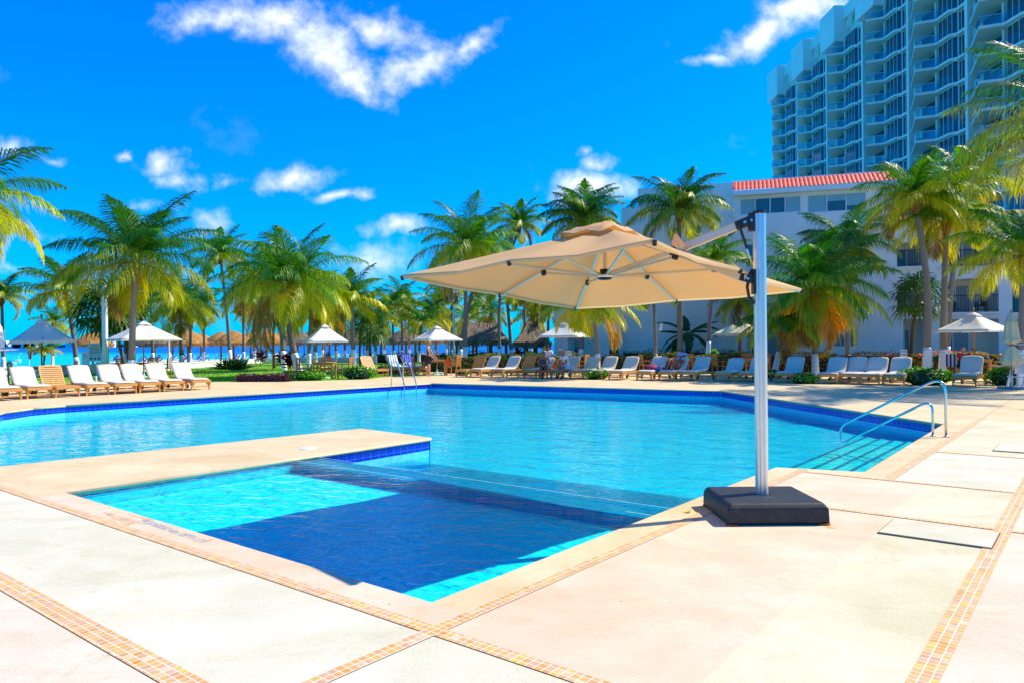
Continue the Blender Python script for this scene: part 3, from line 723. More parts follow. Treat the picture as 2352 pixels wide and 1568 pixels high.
# ------------------------------------------------------------------ palms
UP = Vector((0, 0, 1))
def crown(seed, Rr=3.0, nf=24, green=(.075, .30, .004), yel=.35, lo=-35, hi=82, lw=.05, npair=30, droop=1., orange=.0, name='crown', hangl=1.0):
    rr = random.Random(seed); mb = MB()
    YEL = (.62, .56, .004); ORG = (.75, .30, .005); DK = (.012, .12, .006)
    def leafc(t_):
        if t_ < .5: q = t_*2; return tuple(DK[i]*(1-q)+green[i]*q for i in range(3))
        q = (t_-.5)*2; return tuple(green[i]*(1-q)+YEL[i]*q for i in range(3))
    for k in range(nf):
        q = (k+.5)/nf
        el = R(hi-(hi-lo)*q**.85+rr.uniform(-6, 6)); az = k*2.39996+rr.uniform(-.25, .25)
        L = Rr*rr.uniform(.9, 1.1)*(1.0 if q < .6 else 1.0-.35*(q-.6))
        bend = R(rr.uniform(50, 72)+36*q)*droop
        tw = rr.uniform(-.35, .35)
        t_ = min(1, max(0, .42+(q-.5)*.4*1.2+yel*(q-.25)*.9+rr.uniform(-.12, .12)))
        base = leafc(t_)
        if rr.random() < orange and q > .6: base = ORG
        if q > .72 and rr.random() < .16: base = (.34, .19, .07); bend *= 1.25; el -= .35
        n = 12; P = []; D = []
        p = Vector((0, 0, 0)); 
        for i in range(n+1):
            s_ = i/n; e = el-bend*s_**1.25; a_ = az+tw*s_*s_
            d = Vector((math.cos(e)*math.cos(a_), math.cos(e)*math.sin(a_), math.sin(e)))
            P.append(p.copy()); D.append(d); p = p+d*(L/n)
        # rachis
        o = len(mb.v); w0 = .035*Rr/3
        for i in range(n+1):
            w = w0*(1-.85*i/n); sd = D[i].cross(UP).normalized()
            mb.v += [tuple(P[i]+sd*w), tuple(P[i]-sd*w), tuple(P[i]-Vector((0, 0, 1))*w*.9)]
            cc = (.22, .24, .04) if base is not ORG else (.4, .2, .04); mb.c += [cc]*3
        for i in range(n):
            for a_, b_ in ((0, 1), (1, 2), (2, 0)):
                mb.f.append((o+i*3+a_, o+i*3+b_, o+i*3+3+b_, o+i*3+3+a_)); mb.m.append(0)
        NL = npair
        for j in range(NL):
            s_ = .13+.86*(j+rr.uniform(-.2, .2))/NL; x = s_*n; i = min(n-1, int(x)); f_ = x-i
            b0 = P[i].lerp(P[i+1], f_); d = D[i].lerp(D[min(n, i+1)], f_).normalized()
            sd = d.cross(UP).normalized(); nu = sd.cross(d)
            prof = max(.25, math.sin(math.pi*min(1, (s_*.92+.12)))**.7)
            ll = Rr*.35*prof*rr.uniform(.8, 1.15)
            for sg in (-1, 1):
                fw = .75+1.0*s_**2+rr.uniform(-.12, .12)
                dr = (sd*sg*1.0+d*fw+nu*rr.uniform(.05, .35)).normalized()
                hg = (.6+1.2*q**.7)*hangl*rr.uniform(.7, 1.3)
                w = lw*rr.uniform(.8, 1.1)
                p0 = b0; p1 = b0+dr*ll*.45; d2 = (dr-UP*hg).normalized(); p2 = p1+d2*ll*.35
                d3 = (d2-UP*hg*1.2).normalized(); p3 = p2+d3*ll*.28
                wd = d.cross(dr).cross(dr).normalized(); wd = d*(1 if abs(d.dot(dr)) < .9 else 0)+nu*.3
                wd = (wd-dr*wd.dot(dr)).normalized()
                o = len(mb.v)
                mb.v += [tuple(p0-wd*w*.3), tuple(p0+wd*w*.3), tuple(p1-wd*w*.5), tuple(p1+wd*w*.5), tuple(p2-wd*w*.36), tuple(p2+wd*w*.36), tuple(p3)]
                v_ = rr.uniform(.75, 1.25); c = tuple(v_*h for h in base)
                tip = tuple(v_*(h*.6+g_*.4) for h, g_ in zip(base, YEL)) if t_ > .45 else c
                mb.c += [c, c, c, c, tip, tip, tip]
                mb.f += [(o, o+1, o+3, o+2), (o+2, o+3, o+5, o+4), (o+4, o+5, o+6)]; mb.m += [0, 0, 0]
    return mb
def trunk_mesh(P, r0, r1, n=10, swell=1.35):
    """tapered trunk along P, a little swollen at the foot and below the crown"""
    Q = []; m_ = len(P)-1; N_ = 22
    for i in range(N_+1):
        x = i/N_*m_; k = min(m_-1, int(x)); f_ = x-k
        a = P[max(0, k-1)]; b = P[k]; c = P[k+1]; d = P[min(m_, k+2)]
        Q.append(.5*((2*b)+(c-a)*f_+(2*a-5*b+4*c-d)*f_*f_+(3*b-a-3*c+d)*f_**3))
    rad = []
    rr = random.Random(int(r0*1000))
    for i in range(N_+1):
        s_ = i/N_; r = r0*(1-s_)+r1*s_; r *= 1+(swell-1)*math.exp(-s_*9); r *= 1+rr.uniform(-.03, .03); rad.append(r)
    return Q, rad
def palm(label, bx, Y, cx, cy, Rr, seed, nf=24, yel=.35, r0=.17, paint=1.15, lean=None, group=None, lo=-35, hi=82, npair=30, droop=1., orange=0., green=(.075, .30, .004), lw=.05, coco=0, name='palm_tree', by=None, trunkm=None, cm=None, z0=0., hangl=1.):
    r0 *= .74; nf = int(nf*1.05); lw *= .62; npair = int(npair*1.75); lo = lo*.5+14; Rr *= .95
    g = G(bx, 900, z0); base = Vector((g.x/g.y*Y, Y, z0)); top = AT(cx, cy, Y)
    # account for roll when placing the foot
    base.x = AT(bx, 850, Y).x
    t = thing(name, label, 'palm tree', base, 0, group)
    mid = base.lerp(top, .5); h = top.z-base.z
    if lean: mid = mid+Vector((lean[0], lean[1], 0))
    else: mid.x = base.x*.62+top.x*.38
    Q, rad = trunk_mesh([base, mid, top], r0, r0*.62)
    zc = paint+z0
    k = next((i for i, q in enumerate(Q) if q.z >= zc), len(Q)-1) if paint > 0 else 0
    if paint > 0 and 0 < k < len(Q):
        f_ = (zc-Q[k-1].z)/(Q[k].z-Q[k-1].z); cut = Q[k-1].lerp(Q[k], f_); rc = rad[k-1]*(1-f_)+rad[k]*f_
        MB().tube(Q[:k]+[cut], [r+.006 for r in rad[:k]]+[rc+.006], 12).build('painted_base', WHITEP, t, base, smooth=True)
        Q2, r2 = [cut-UP*.005]+Q[k:], [rc]+rad[k:]
    else: Q2, r2 = Q, rad
    MB().tube(Q2, r2, 12).build('trunk', trunkm or TRUNK, t, base, smooth=True)
    # fibrous bulge under the crown
    fb = MB(); rr = random.Random(seed+5)
    d = (Q[-1]-Q[-3]).normalized()
    fb.lathe([(r0*.62, -.55), (r0*1.15, -.3), (r0*1.35, -.05), (r0*.9, .18), (.02, .3)], 10, top, 0, .12, seed)
    for k in range(12):
        a = rr.uniform(0, 6.28); e = rr.uniform(-.9, .9)
        fb.bar(top+UP*rr.uniform(-.3, .05), top+Vector((math.cos(a)*.4*r0*3, math.sin(a)*.4*r0*3, e*.4)), .035, .02)
    fb.build('crown_fibre', FIBRE, t, base)
    if cm is None:
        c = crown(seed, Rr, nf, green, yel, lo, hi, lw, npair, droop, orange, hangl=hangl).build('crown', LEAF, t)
    else:
        c = bpy.data.objects.new('crown', cm); COL.objects.link(c); c.parent = t; c.scale = (Rr/3,)*3; c.rotation_euler.z = seed*1.3
    c.location = top-base
    if coco:
        for k in range(coco):
            a = rr.uniform(2.2, 4.6); q = top+Vector((math.cos(a)*.33, math.sin(a)*.33-.05, -.35-rr.uniform(0, .3)))
            MB().lathe([(0, -.13), (.07, -.1), (.105, -.02), (.095, .06), (.05, .12), (0, .14)], 10, q).build('coconut', COCO, t, base, smooth=True)
    return t
COCO = plain('coconut_husk', (.30, .34, .04), .5)
GRN = (.04, .17, .004); BGR = (.01, .075, .045)
T = palm
T('palm fronds reaching in at the left edge with yellow lower leaves', -140, 17, -95, 470, 2.5, 11, 20, .9, npair=40, lo=-50, hi=60, lw=.05)
T('big dark green coconut palm behind the white loungers with green coconuts', 301, 30.3, 312, 606, 3.9, 1, 27, .25, .2, 1.0, npair=42, lo=-42, lw=.065, coco=8, green=(.035, .19, .012), droop=.95)
T('large palm with white base leaning left of the first white parasol in the middle', 690, 35.5, 667, 662, 4.2, 2, 28, .42, .24, 1.15, npair=40, lo=-40, lw=.065, lean=(-.25, 0))
T('palm with straight trunk just behind the large middle palm', 653, 44, 632, 640, 3.6, 3, 22, .5, .2, 1.2, lw=.07)
T('yellow-green palm behind the grey-white parasol on the left', 178, 46, 150, 672, 3.4, 4, 20, .75, .2, .9, lw=.08)
T('shaggy dark palm behind the second white parasol on the left', 418, 44, 412, 700, 2.9, 5, 24, .6, .2, 1., lo=-60, lw=.07)
T('distant palm with spiky crown left of the large middle palm', 530, 58, 506, 592, 3.3, 6, 22, .3, .2, 1.2, lw=.08)
T('yellow palm with arching golden frond beside the middle white parasol', 813, 39, 806, 690, 2.5, 7, 18, 1.25, .19, 1.3, lw=.065, green=(.14, .36, .006))
T('tall full palm with white base left of the tan parasol', 1068, 43, 1072, 572, 4.0, 8, 28, .42, .19, 1.35, npair=36, lo=-60, lw=.06)
T('palm standing close behind the tall full palm left of the tan parasol', 1052, 47, 1108, 592, 3.2, 9, 24, .5, .22, 1.2, lo=-60, lw=.07)
T('slim palm with thin crown just above the tan canopy edge', 1148, 50, 1192, 520, 2.6, 10, 22, .5, .16, 1.2, lw=.065, lean=(-.6, 0))
T('dark trunked palm between the thatched hut and the white building', 1176, 52, 1160, 650, 3.0, 12, 24, .45, .19, 1.1, lo=-60, lw=.07)
T('dense palm rising straight above the tan parasol vent', 1334, 46, 1340, 512, 3.35, 13, 30, .12, .2, 1.15, hi=85, lo=-20, npair=34, lw=.075, green=(.045, .22, .008))
T('broad palm with drooping dark fronds in front of the blank white wall', 1562, 44, 1560, 492, 3.7, 14, 26, .3, .24, .95, lo=-25, npair=36, lw=.07, green=(.03, .17, .012))
T('slender palm seen below the right half of the tan canopy', 1507, 42, 1500, 655, 2.7, 15, 20, .6, .15, .9, lw=.06, lo=-50)
T('bright lime palm beside the parasol side post', 1625, 40, 1640, 610, 2.6, 16, 22, .75, .17, 1.55, lw=.06, green=(.16, .38, .006), hi=85)
T('small drooping palm in front of the cream parasol by the seated people', 1372, 32.8, 1358, 706, 2.75, 17, 20, .7, .16, 1.05, lo=-30, hi=40, npair=34, lw=.055, lean=(.12, 0))
T('very dense bushy green palm right of the parasol post', 1873, 31.5, 1868, 668, 3.65, 18, 36, .45, .19, 1.0, lo=-75, hi=86, npair=40, lw=.055, green=(.05, .28, .006), orange=.15)
T('small orange-tinged palm with leaning white base right of the parasol post', 1776, 31.5, 1792, 738, 2.3, 19, 18, 1.0, .17, 1.1, lo=-60, hi=30, lw=.055, orange=.3, lean=(.1, 0))
T('palm whose trunk stands between the small orange palm and the bushy palm', 1822, 37, 1828, 712, 2.5, 20, 20, .8, .16, .9, lo=-60, lw=.06)
T('blue-green palm against the hotel facade left of the tall slim palms', 1948, 40, 1945, 570, 3.3, 21, 28, .15, .18, .8, lo=-60, npair=34, lw=.065, green=(.02, .16, .05))
T('tallest slim palm with curved grey trunk in front of the hotel', 2129, 30, 2103, 462, 2.75, 22, 26, .45, .21, 1.25, npair=34, lw=.055, lean=(.25, 0), lo=-35, green=(.08, .26, .005), orange=.1)
T('palm with golden hanging fronds beside the tallest slim palm', 2166, 31, 2174, 512, 2.9, 23, 26, .5, .21, 1.15, npair=36, lw=.055, lo=-45, orange=.12, green=(.10, .28, .005))
T('palm trunk at the right edge behind the folded parasol', 2346, 24.5, 2350, 590, 2.7, 24, 24, .6, .17, 1.2, npair=36, lw=.05, lo=-40)
T('huge palm hanging in from the upper right corner', 2640, 24, 2478, 285, 4.8, 25, 26, .5, .17, 1.2, npair=40, lo=-55, lw=.045, green=(.05, .19, .01))
T('palm crown filling the gap between the golden palm and the hotel roof', 2172, 38, 2215, 425, 3.3, 26, 24, .6, .2, 1.2, npair=30, lw=.07)
T('small palm beyond the white wall at the far left', 8, 50, 4, 686, 2.3, 28, 18, .6, .17, .9, lw=.07)
T('tiny yellow seaside palm behind the left grey-white parasol', 100, 42, 102, 805, 1.15, 29, 12, 1.5, .08, 0, lo=-10, hi=60, lw=.05, npair=22)
T('palm with thin trunk right of the large middle palm', 709, 47, 716, 690, 2.9, 31, 22, .5, .19, 1.0, lw=.075, lo=-50)
# palms outside the picture whose shadows fall on the paving
T('palm beyond the right edge of the view shading the paving', 3050, 17, 3050, 420, 2.9, 32, 20, .5, .18, 1.2, npair=26, lw=.07)
T('second palm beyond the right edge near the handrail', 2900, 21, 2905, 520, 2.9, 33, 20, .5, .18, 1.2, npair=26, lw=.07)
T('palm beyond the right edge behind the lifeguard chair', 2640, 27, 2650, 560, 2.8, 34, 20, .5, .18, 1.2, npair=26, lw=.07)
# far palms share a few crowns
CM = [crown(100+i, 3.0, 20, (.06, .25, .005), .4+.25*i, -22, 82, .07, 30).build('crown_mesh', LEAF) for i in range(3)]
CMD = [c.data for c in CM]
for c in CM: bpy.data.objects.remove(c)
farp = [(352, 60, 345, 690, 2.8), (388, 66, 392, 664, 2.6), (468, 70, 470, 705, 2.6), (560, 64, 558, 678, 2.9), (600, 72, 596, 640, 2.9), (741, 74, 748, 668, 3.2), (772, 66, 770, 730, 2.7), (842, 70, 846, 705, 2.9), (884, 76, 880, 728, 2.9),
        (905, 66, 900, 706, 2.6), (941, 78, 938, 715, 3.0), (962, 60, 966, 742, 2.2), (1000, 72, 1006, 700, 3.0), (1028, 80, 1024, 738, 2.8), (1092, 84, 1098, 690, 3.2), (1124, 70, 1128, 722, 2.8), (1040, 66, 1036, 650, 3.0),
        (1206, 60, 1204, 640, 3.2), (1232, 66, 1236, 690, 3.0), (1258, 56, 1262, 648, 2.9), (1282, 62, 1290, 700, 2.8), (1220, 72, 1222, 730, 3.0), (290, 56, 282, 716, 2.2), (1700, 46, 1700, 690, 2.4), (1905, 44, 1910, 700, 2.4),
 (436, 58, 440, 708, 2.7), (585, 68, 582, 712, 2.8), (655, 62, 652, 718, 2.6), (725, 58, 728, 722, 2.5), (792, 70, 795, 690, 3.0), (862, 60, 866, 735, 2.4), (924, 70, 922, 690, 3.0), (985, 64, 990, 728, 2.6), (1070, 74, 1075, 735, 2.8), (120, 62, 124, 742, 2.2)]
where = ['behind the grey-white parasol pole', 'behind the second left parasol', 'above the golden thatched shelters on the left', 'left of the large middle palm', 'just left of the large middle palm, higher one',
         'right of the large middle palm', 'over the middle white parasol', 'behind the yellow palm', 'right of the yellow palm', 'above the grey thatched shelter near the yellow palm', 'between the yellow palm and the tan parasol tip',
         'low and small beside the tan parasol tip', 'above the third white parasol', 'low behind the third white parasol', 'behind the tall full palm, nearest the hut', 'over the left end of the long thatched hut', 'left of the tall full palm crown',
         'right of the long thatched hut', 'between the hut and the building, lower one', 'under the middle of the tan canopy', 'against the corner of the white building', 'low behind the round hut', 'small one behind the white lamp pole',
         'against the wall left of the bushy green palm', 'behind the bushy green palm', 'between the second left parasol and the golden shelters', 'directly behind the left side of the large middle palm', 'low behind the large middle palm trunk', 'just right of the large middle palm trunk', 'high behind the yellow palm', 'low between the two fan palms and the brown shelters', 'with tall crown left of the tan parasol tip', 'low crown under the tan parasol tip', 'low behind the tall full palm', 'low far left beyond the white wall']
for i, ((bx, Y, cx, cy, Rr), w_) in enumerate(zip(farp, where)):
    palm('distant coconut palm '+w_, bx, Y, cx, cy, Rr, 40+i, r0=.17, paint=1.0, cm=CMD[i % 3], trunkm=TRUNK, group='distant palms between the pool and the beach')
# fan palms
def fan_crown(seed, Rr=1.1, nl=22):
    rr = random.Random(seed); mb = MB()
    for k in range(nl):
        q = (k+.5)/nl; e = R(80-130*q); az = k*2.4+rr.uniform(-.3, .3)
        d = Vector((math.cos(e)*math.cos(az), math.cos(e)*math.sin(az), math.sin(e))); p = d*Rr*.5
        sd = d.cross(UP).normalized(); c = (.025+.04*q, .12+.03*q, .015)
        mb.bar((0, 0, 0), p, .02, .01); mb.c += [(.1, .14, .03)]*(len(mb.v)-len(mb.c))
        for j in range(13):
            a = (j-6)/6*1.9; dr = (d*math.cos(a)+sd*math.sin(a)-UP*.15*abs(a)).normalized(); l = Rr*.6*rr.uniform(.85, 1.1)*(1-.12*abs(a))
            w = dr.cross(d.cross(sd)).normalized()*.05*Rr; t_ = p+dr*l*.6; tt = p+dr*l-UP*l*.3
            mb.add([p, t_+w*.6, tt, t_-w*.6], [(0, 1, 2, 3)]); v_ = rr.uniform(.7, 1.3); mb.c += [tuple(v_*h for h in c)]*4
    return mb
for (bx, Y, cx, cy, Rr, lb) in ((630, 50, 632, 716, 1.7, 'fan palm with pale trunk left of the large middle palm'), (1176/1.0-322, 50, 852, 755, 1.6, 'fan palm with thin trunk right of the yellow palm'),
                            (828, 52, 832, 738, 1.4, 'small fan palm just right of the yellow palm trunk'), (2092, 35, 2108, 684, 1.55, 'fan palm with thin brown trunk in front of the hotel middle bay'),
                            (250, 40, 226, 716, 1.9, 'leaning screw pine left of the white lamp pole'), (292, 40, 262, 706, 2.1, 'leaning screw pine behind the white lamp pole'), (300, 41, 292, 728, 1.8, 'upright screw pine right of the white lamp pole')):
    b = Vector((AT(bx, 850, Y).x, Y, 0)); tpp = AT(cx, cy, Y)
    t = thing('fan_palm', lb, 'fan palm', b)
    Q, rad = trunk_mesh([b, b.lerp(tpp, .5)+Vector((-.1, 0, 0)), tpp], .1, .07)
    MB().tube(Q, rad, 8).build('trunk', TRUNK2, t, b, smooth=True)
    c = fan_crown(int(bx), Rr, 30).build('crown', LEAFB, t); c.location = tpp-b
# banana plant
b = Vector((AT(1578, 800, 47).x, 47, 0)); t = thing('banana_plant', 'banana plant with broad dark torn leaves against the white wall', 'banana plant', b)
MB().tube([b, b+Vector((.05, 0, 1.3)), b+Vector((0, 0, 2.0))], [.16, .13, .08], 10).build('stem', plain('banana_stem', (.10, .16, .03), .6), t, b, smooth=True)
rr = random.Random(8)
for az, e0, L, bd in ((178, 55, 2.3, 75), (200, 20, 1.9, 30), (215, -5, 2.2, 60), (235, -5, 2.3, 70), (12, 40, 2.3, 40), (-8, 45, 2.4, 85), (-60, 10, 2.2, 85), (-95, 20, 2.4, 95), (-30, 30, 2.2, 80), (165, 10, 2.2, 95), (90, 60, 2, 60)):
    mb = MB(); p = b+Vector((0, 0, 2.0)); n = 18; prev = None
    for i in range(n+1):
        s_ = i/n; e = R(e0-bd*s_); a = R(az)
        d = Vector((math.cos(e)*math.cos(a), math.cos(e)*math.sin(a)*.6, math.sin(e))).normalized()
        w = .34*math.sin(math.pi*min(1, s_*.97+.02))**.6*(1 if s_ > .12 else .12)*rr.uniform(.8, 1.05)
        sd = d.cross(UP).normalized(); nn = sd.cross(d)
        if abs(d.z) > .9: pass
        cur = (p+sd*w-UP*w*.45, p.copy(), p-sd*w-UP*w*.45)
        if prev:
            g = .12 if rr.random() < .4 else 0
            mb.add([prev[0], prev[1], cur[1], cur[0].lerp(prev[0], g)], [(0, 1, 2, 3)]); mb.add([prev[1], prev[2], cur[2].lerp(prev[2], g), cur[1]], [(0, 1, 2, 3)])
            v_ = rr.uniform(.7, 1.2); mb.c += [(.012*v_, .085*v_, .01*v_)]*8
        prev = cur; p = p+d*L/n
    mb.build('leaf', LEAFB, t, b)
# ------------------------------------------------------------------ bushes and hedges
def leaves(mb, n, rr, pos, size, cols, wts=None):
    for _ in range(n):
        p, nr = pos()
        a = Vector((rr.gauss(0, 1), rr.gauss(0, 1), rr.gauss(0, 1)+.4)).normalized(); a = (a*.7+nr*.8).normalized()
        s_ = size*rr.uniform(.6, 1.3); u_ = a.cross(Vector((rr.gauss(0, 1), rr.gauss(0, 1), rr.gauss(0, 1)))).normalized(); w_ = a.cross(u_)
        c = rr.choices(cols, wts)[0]; v_ = rr.uniform(.65, 1.3)
        mb.add([p-u_*s_, p-w_*s_*.45, p+u_*s_, p+w_*s_*.45], [(0, 1, 2, 3)]); mb.c += [tuple(v_*h for h in c)]*4
def bush(name, label, cat, c, rx, ry, h, n, size, cols, seed, wts=None, flowers=None, group=None, lumps=6):
    rr = random.Random(seed); t = thing(name, label, cat, c, 0, group); mb = MB()
    L = [(Vector((rr.uniform(-.55, .55)*rx, rr.uniform(-.5, .5)*ry, h*rr.uniform(.35, .6))), rr.uniform(.42, .62)) for _ in range(lumps)]+[(Vector((0, 0, h*.42)), .8)]
    def pos():
        o, k = rr.choice(L); d = Vector((rr.gauss(0, 1), rr.gauss(0, 1), rr.gauss(0, 1))).normalized(); q = rr.uniform(.75, 1.08)
        p = o+Vector((d.x*rx*k*q, d.y*ry*k*q, d.z*h*.5*k*1.25*q)); p.z = max(.03, p.z); return p, d
    leaves(mb, n, rr, pos, size, cols, wts)
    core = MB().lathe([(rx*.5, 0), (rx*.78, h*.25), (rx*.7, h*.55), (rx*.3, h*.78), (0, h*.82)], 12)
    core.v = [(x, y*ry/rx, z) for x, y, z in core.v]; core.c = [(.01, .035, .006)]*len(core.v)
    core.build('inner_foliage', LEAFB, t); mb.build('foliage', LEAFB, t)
    if flowers:
        fm = MB(); leaves(fm, flowers[0], rr, pos, flowers[1], [flowers[2]]); fm.build('flowers', LEAFB, t)
    return t
BG = [(.07, .30, .01), (.13, .42, .012), (.04, .18, .008), (.26, .50, .015)]
def BX(x0, x1, yb, yt, Y=None):
    g = G((x0+x1)/2, yb); Y = Y or g.y; w = (x1-x0)/1700*Y; h = (yb-yt)/1700*Y
    return Vector((AT((x0+x1)/2, yb, Y).x, Y, 0)), w/2, h
for i, (x0, x1, yb, yt, lb) in enumerate(((664, 738, 873, 851, 'low spreading green bush at the foot of the large middle palm'), (777, 856, 871, 838, 'tall rounded green bush right of the middle parasol table'),
        (1344, 1397, 871, 846, 'dark green bush by the small drooping palm'), (1822, 1880, 881, 856, 'low dark bush at the foot of the bushy palm'), (2089, 2202, 885, 842, 'large bright green bush at the feet of the two slim palms'),
        (2286, 2362, 885, 838, 'green bush behind the folded parasol'), (1755, 1805, 868, 848, 'light green bush under the small orange-tinged palm'), (1045, 1080, 862, 846, 'small light green bush at the foot of the tall full palm'))):
    c, w, h = BX(x0, x1, yb, yt); c.y += w*.6
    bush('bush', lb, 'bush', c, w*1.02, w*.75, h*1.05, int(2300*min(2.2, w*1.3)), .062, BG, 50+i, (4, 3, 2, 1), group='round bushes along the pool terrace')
for x, y, r_, lb in ((1653, 812, 11, 'clipped round topiary on the taller tier by the fourth parasol'), (1648, 827, 16, 'wider clipped topiary base behind the teak table'), (1634, 818, 7, 'smaller clipped topiary ball on the left tier')):
    Y = 39; c = Vector((AT(x, 830, Y).x, Y+.1*r_, 0)); rm = r_/1700*Y; zc = AT(x, y, Y).z
    t = thing('topiary', lb, 'topiary', c); rr = random.Random(int(x)); mb = MB()
    def pos():
        d = Vector((rr.gauss(0, 1), rr.gauss(0, 1), rr.gauss(0, 1))).normalized(); return Vector((0, 0, zc))+d*rm*rr.uniform(.85, 1.05), d
    leaves(mb, 1100, rr, pos, .05, [(.12, .34, .02), (.2, .45, .03)]); mb.build('foliage', LEAFB, t)
    MB().tube([(0, 0, 0), (0, 0, zc)], .035, 8).build('stem', TRUNK2, t)
def hedge(name, label, P, w, h, cols, wts, dens, size, seed, flowers=None, z0=0., cat='hedge', wav=.08):
    rr = random.Random(seed); o = Vector((P[0].x, P[0].y, 0)); t = thing(name, label, cat, o)
    core = MB(); mb = MB(); fm = MB()
    for a, b in zip(P, P[1:]):
        a = Vector((a.x, a.y, z0)); b = Vector((b.x, b.y, z0)); d = (b-a); L = d.length; d.normalize(); nn = Vector((-d.y, d.x, 0))
        core.bar(a+UP*h*.45, b+UP*h*.45, w*.8, h*.86)
        def pos():
            s_ = rr.uniform(0, L); f_ = rr.random(); hh = h*(1+wav*math.sin(s_*1.7+seed)+wav*.7*math.sin(s_*4.1))
            if f_ < .6: p = a+d*s_+nn*(w*.5*rr.choice((-1, -1, -1, 1))*rr.uniform(.85, 1.1))+UP*rr.uniform(0, hh); n_ = nn*-1
            else: p = a+d*s_+nn*rr.uniform(-.5, .5)*w+UP*hh*rr.uniform(.9, 1.06); n_ = UP
            return p, n_
        leaves(mb, int(L*dens), rr, pos, size, cols, wts)
        if flowers: leaves(fm, int(L*flowers[0]), rr, pos, flowers[1], flowers[2])
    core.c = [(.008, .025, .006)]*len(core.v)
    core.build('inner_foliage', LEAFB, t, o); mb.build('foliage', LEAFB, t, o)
    if flowers: fm.build('flowers', LEAFB, t, o)
    return t
RED = [(.9, .07, .01), (.95, .18, .01), (.8, .04, .01)]
hb = G(1040, 852); he = G(2330, 856)
q0, q1 = AT(1030, 850, 39.5), AT(1720, 850, 36.5)
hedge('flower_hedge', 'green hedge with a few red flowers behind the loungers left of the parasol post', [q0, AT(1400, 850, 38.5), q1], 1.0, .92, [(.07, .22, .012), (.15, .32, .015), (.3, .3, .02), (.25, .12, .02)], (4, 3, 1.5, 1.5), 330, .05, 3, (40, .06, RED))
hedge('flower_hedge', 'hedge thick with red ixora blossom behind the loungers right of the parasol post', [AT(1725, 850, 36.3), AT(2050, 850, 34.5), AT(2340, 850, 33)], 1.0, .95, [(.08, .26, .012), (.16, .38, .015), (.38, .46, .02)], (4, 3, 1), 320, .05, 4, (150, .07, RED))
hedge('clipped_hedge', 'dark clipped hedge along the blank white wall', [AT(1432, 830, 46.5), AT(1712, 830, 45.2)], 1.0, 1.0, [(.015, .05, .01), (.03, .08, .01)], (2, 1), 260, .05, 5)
hedge('clipped_hedge', 'short dark hedge between the lawn and the teak chair left of the walking woman', [G(950, 858)+Vector((.2, 3.2, 0)), G(1000, 858)+Vector((.2, 3.0, 0))], .9, .75, [(.03, .11, .012), (.06, .17, .015)], (2, 1), 300, .05, 6)
hedge('clipped_hedge', 'low dark hedge in front of the long thatched hut', [AT(1080, 830, 52), AT(1150, 830, 51)], 1., .95, [(.015, .07, .012), (.03, .1, .015)], (2, 1), 200, .06, 7)
hedge('flower_border', 'low border of leafy shrubs in front of the lawn beside the slatted wooden lounger', [G(858, 860)+Vector((0, 1.2, 0)), G(905, 860)+Vector((0, 1.6, 0)), G(945, 860)+Vector((0, 1.9, 0))], .7, .45, [(.05, .18, .012), (.1, .2, .02), (.12, .04, .03)], (4, 2, 1), 300, .05, 8)
PUR = [(.12, .01, .07), (.2, .02, .12), (.06, .01, .04), (.04, .1, .015)]
hedge('purple_border', 'purple ground-cover border at the edge of the lawn in front of the slatted armchair', [G(545, 876)+Vector((0, .4, 0)), G(600, 876)+Vector((0, .4, 0)), G(662, 876)+Vector((0, .5, 0))], .8, .30, PUR, (4, 3, 2, 1), 420, .045, 9)
hedge('purple_border', 'dark purple shrub row along the top of the low white wall', [AT(870, 820, 62), AT(1050, 820, 60), AT(1200, 820, 60)], .8, .75, [(.07, .012, .03), (.1, .02, .04), (.02, .06, .012)], (3, 2, 2), 130, .08, 10)
for i, (x, yb, lb) in enumerate(((668, 858, 'red-leaved cordyline just left of the large middle palm base'), (650, 846, 'taller red-leaved cordyline behind the slatted lounger'), (598, 838, 'red-leaved shrub at the left of the lawn behind the purple border'), (1190, 830, 'dark red spiky cordyline beside the dark trunked palm'))):
    c = G(x, yb); 
    if i == 3: c = AT(x, 830, 50); c.z = 0
    t = thing('cordyline', lb, 'cordyline', c, 0, 'red-leaved cordylines'); rr = random.Random(70+i); mb = MB()
    for k in range(70):
        a = rr.uniform(0, 6.28); e = rr.uniform(.1, 1.4); z = rr.uniform(.25, .95)
        d = Vector((math.cos(a)*math.cos(e), math.sin(a)*math.cos(e), math.sin(e))); p = Vector((rr.uniform(-.2, .2), rr.uniform(-.2, .2), z)); s_ = d.cross(UP).normalized()*.045
        q = p+d*.3; r_ = q+(d-UP*.7).normalized()*.22
        mb.add([p-s_*.4, p+s_*.4, q+s_, r_, q-s_], [(0, 1, 2, 3, 4)]); v_ = rr.uniform(.5, 1.3); mb.c += [(.22*v_, .015*v_, .03*v_)]*5
    mb.build('foliage', LEAFB, t); MB().tube([(0, 0, 0), (0, 0, .9)], .025, 6).build('stem', TRUNK2, t)
c = AT(537, 836, 48); c.z = 0
t = thing('agave_plant', 'spiky green lily clump at the far edge of the lawn', 'plant', c); rr = random.Random(5); mb = MB()
for k in range(120):
    a = rr.uniform(0, 6.28); e = rr.uniform(.3, 1.5); x0 = rr.uniform(-.7, .7)
    d = Vector((math.cos(a)*math.cos(e), math.sin(a)*math.cos(e), math.sin(e))); p = Vector((x0, rr.uniform(-.3, .3), 0)); s_ = d.cross(UP).normalized()*.05
    mb.add([p-s_, p+s_, p+d*.6+s_*.8, p+d*1.0-UP*.15, p+d*.6-s_*.8], [(0, 1, 2, 3, 4)]); v_ = rr.uniform(.6, 1.3); mb.c += [(.02*v_, .09*v_, .02*v_)]*5
mb.build('foliage', LEAFB, t)
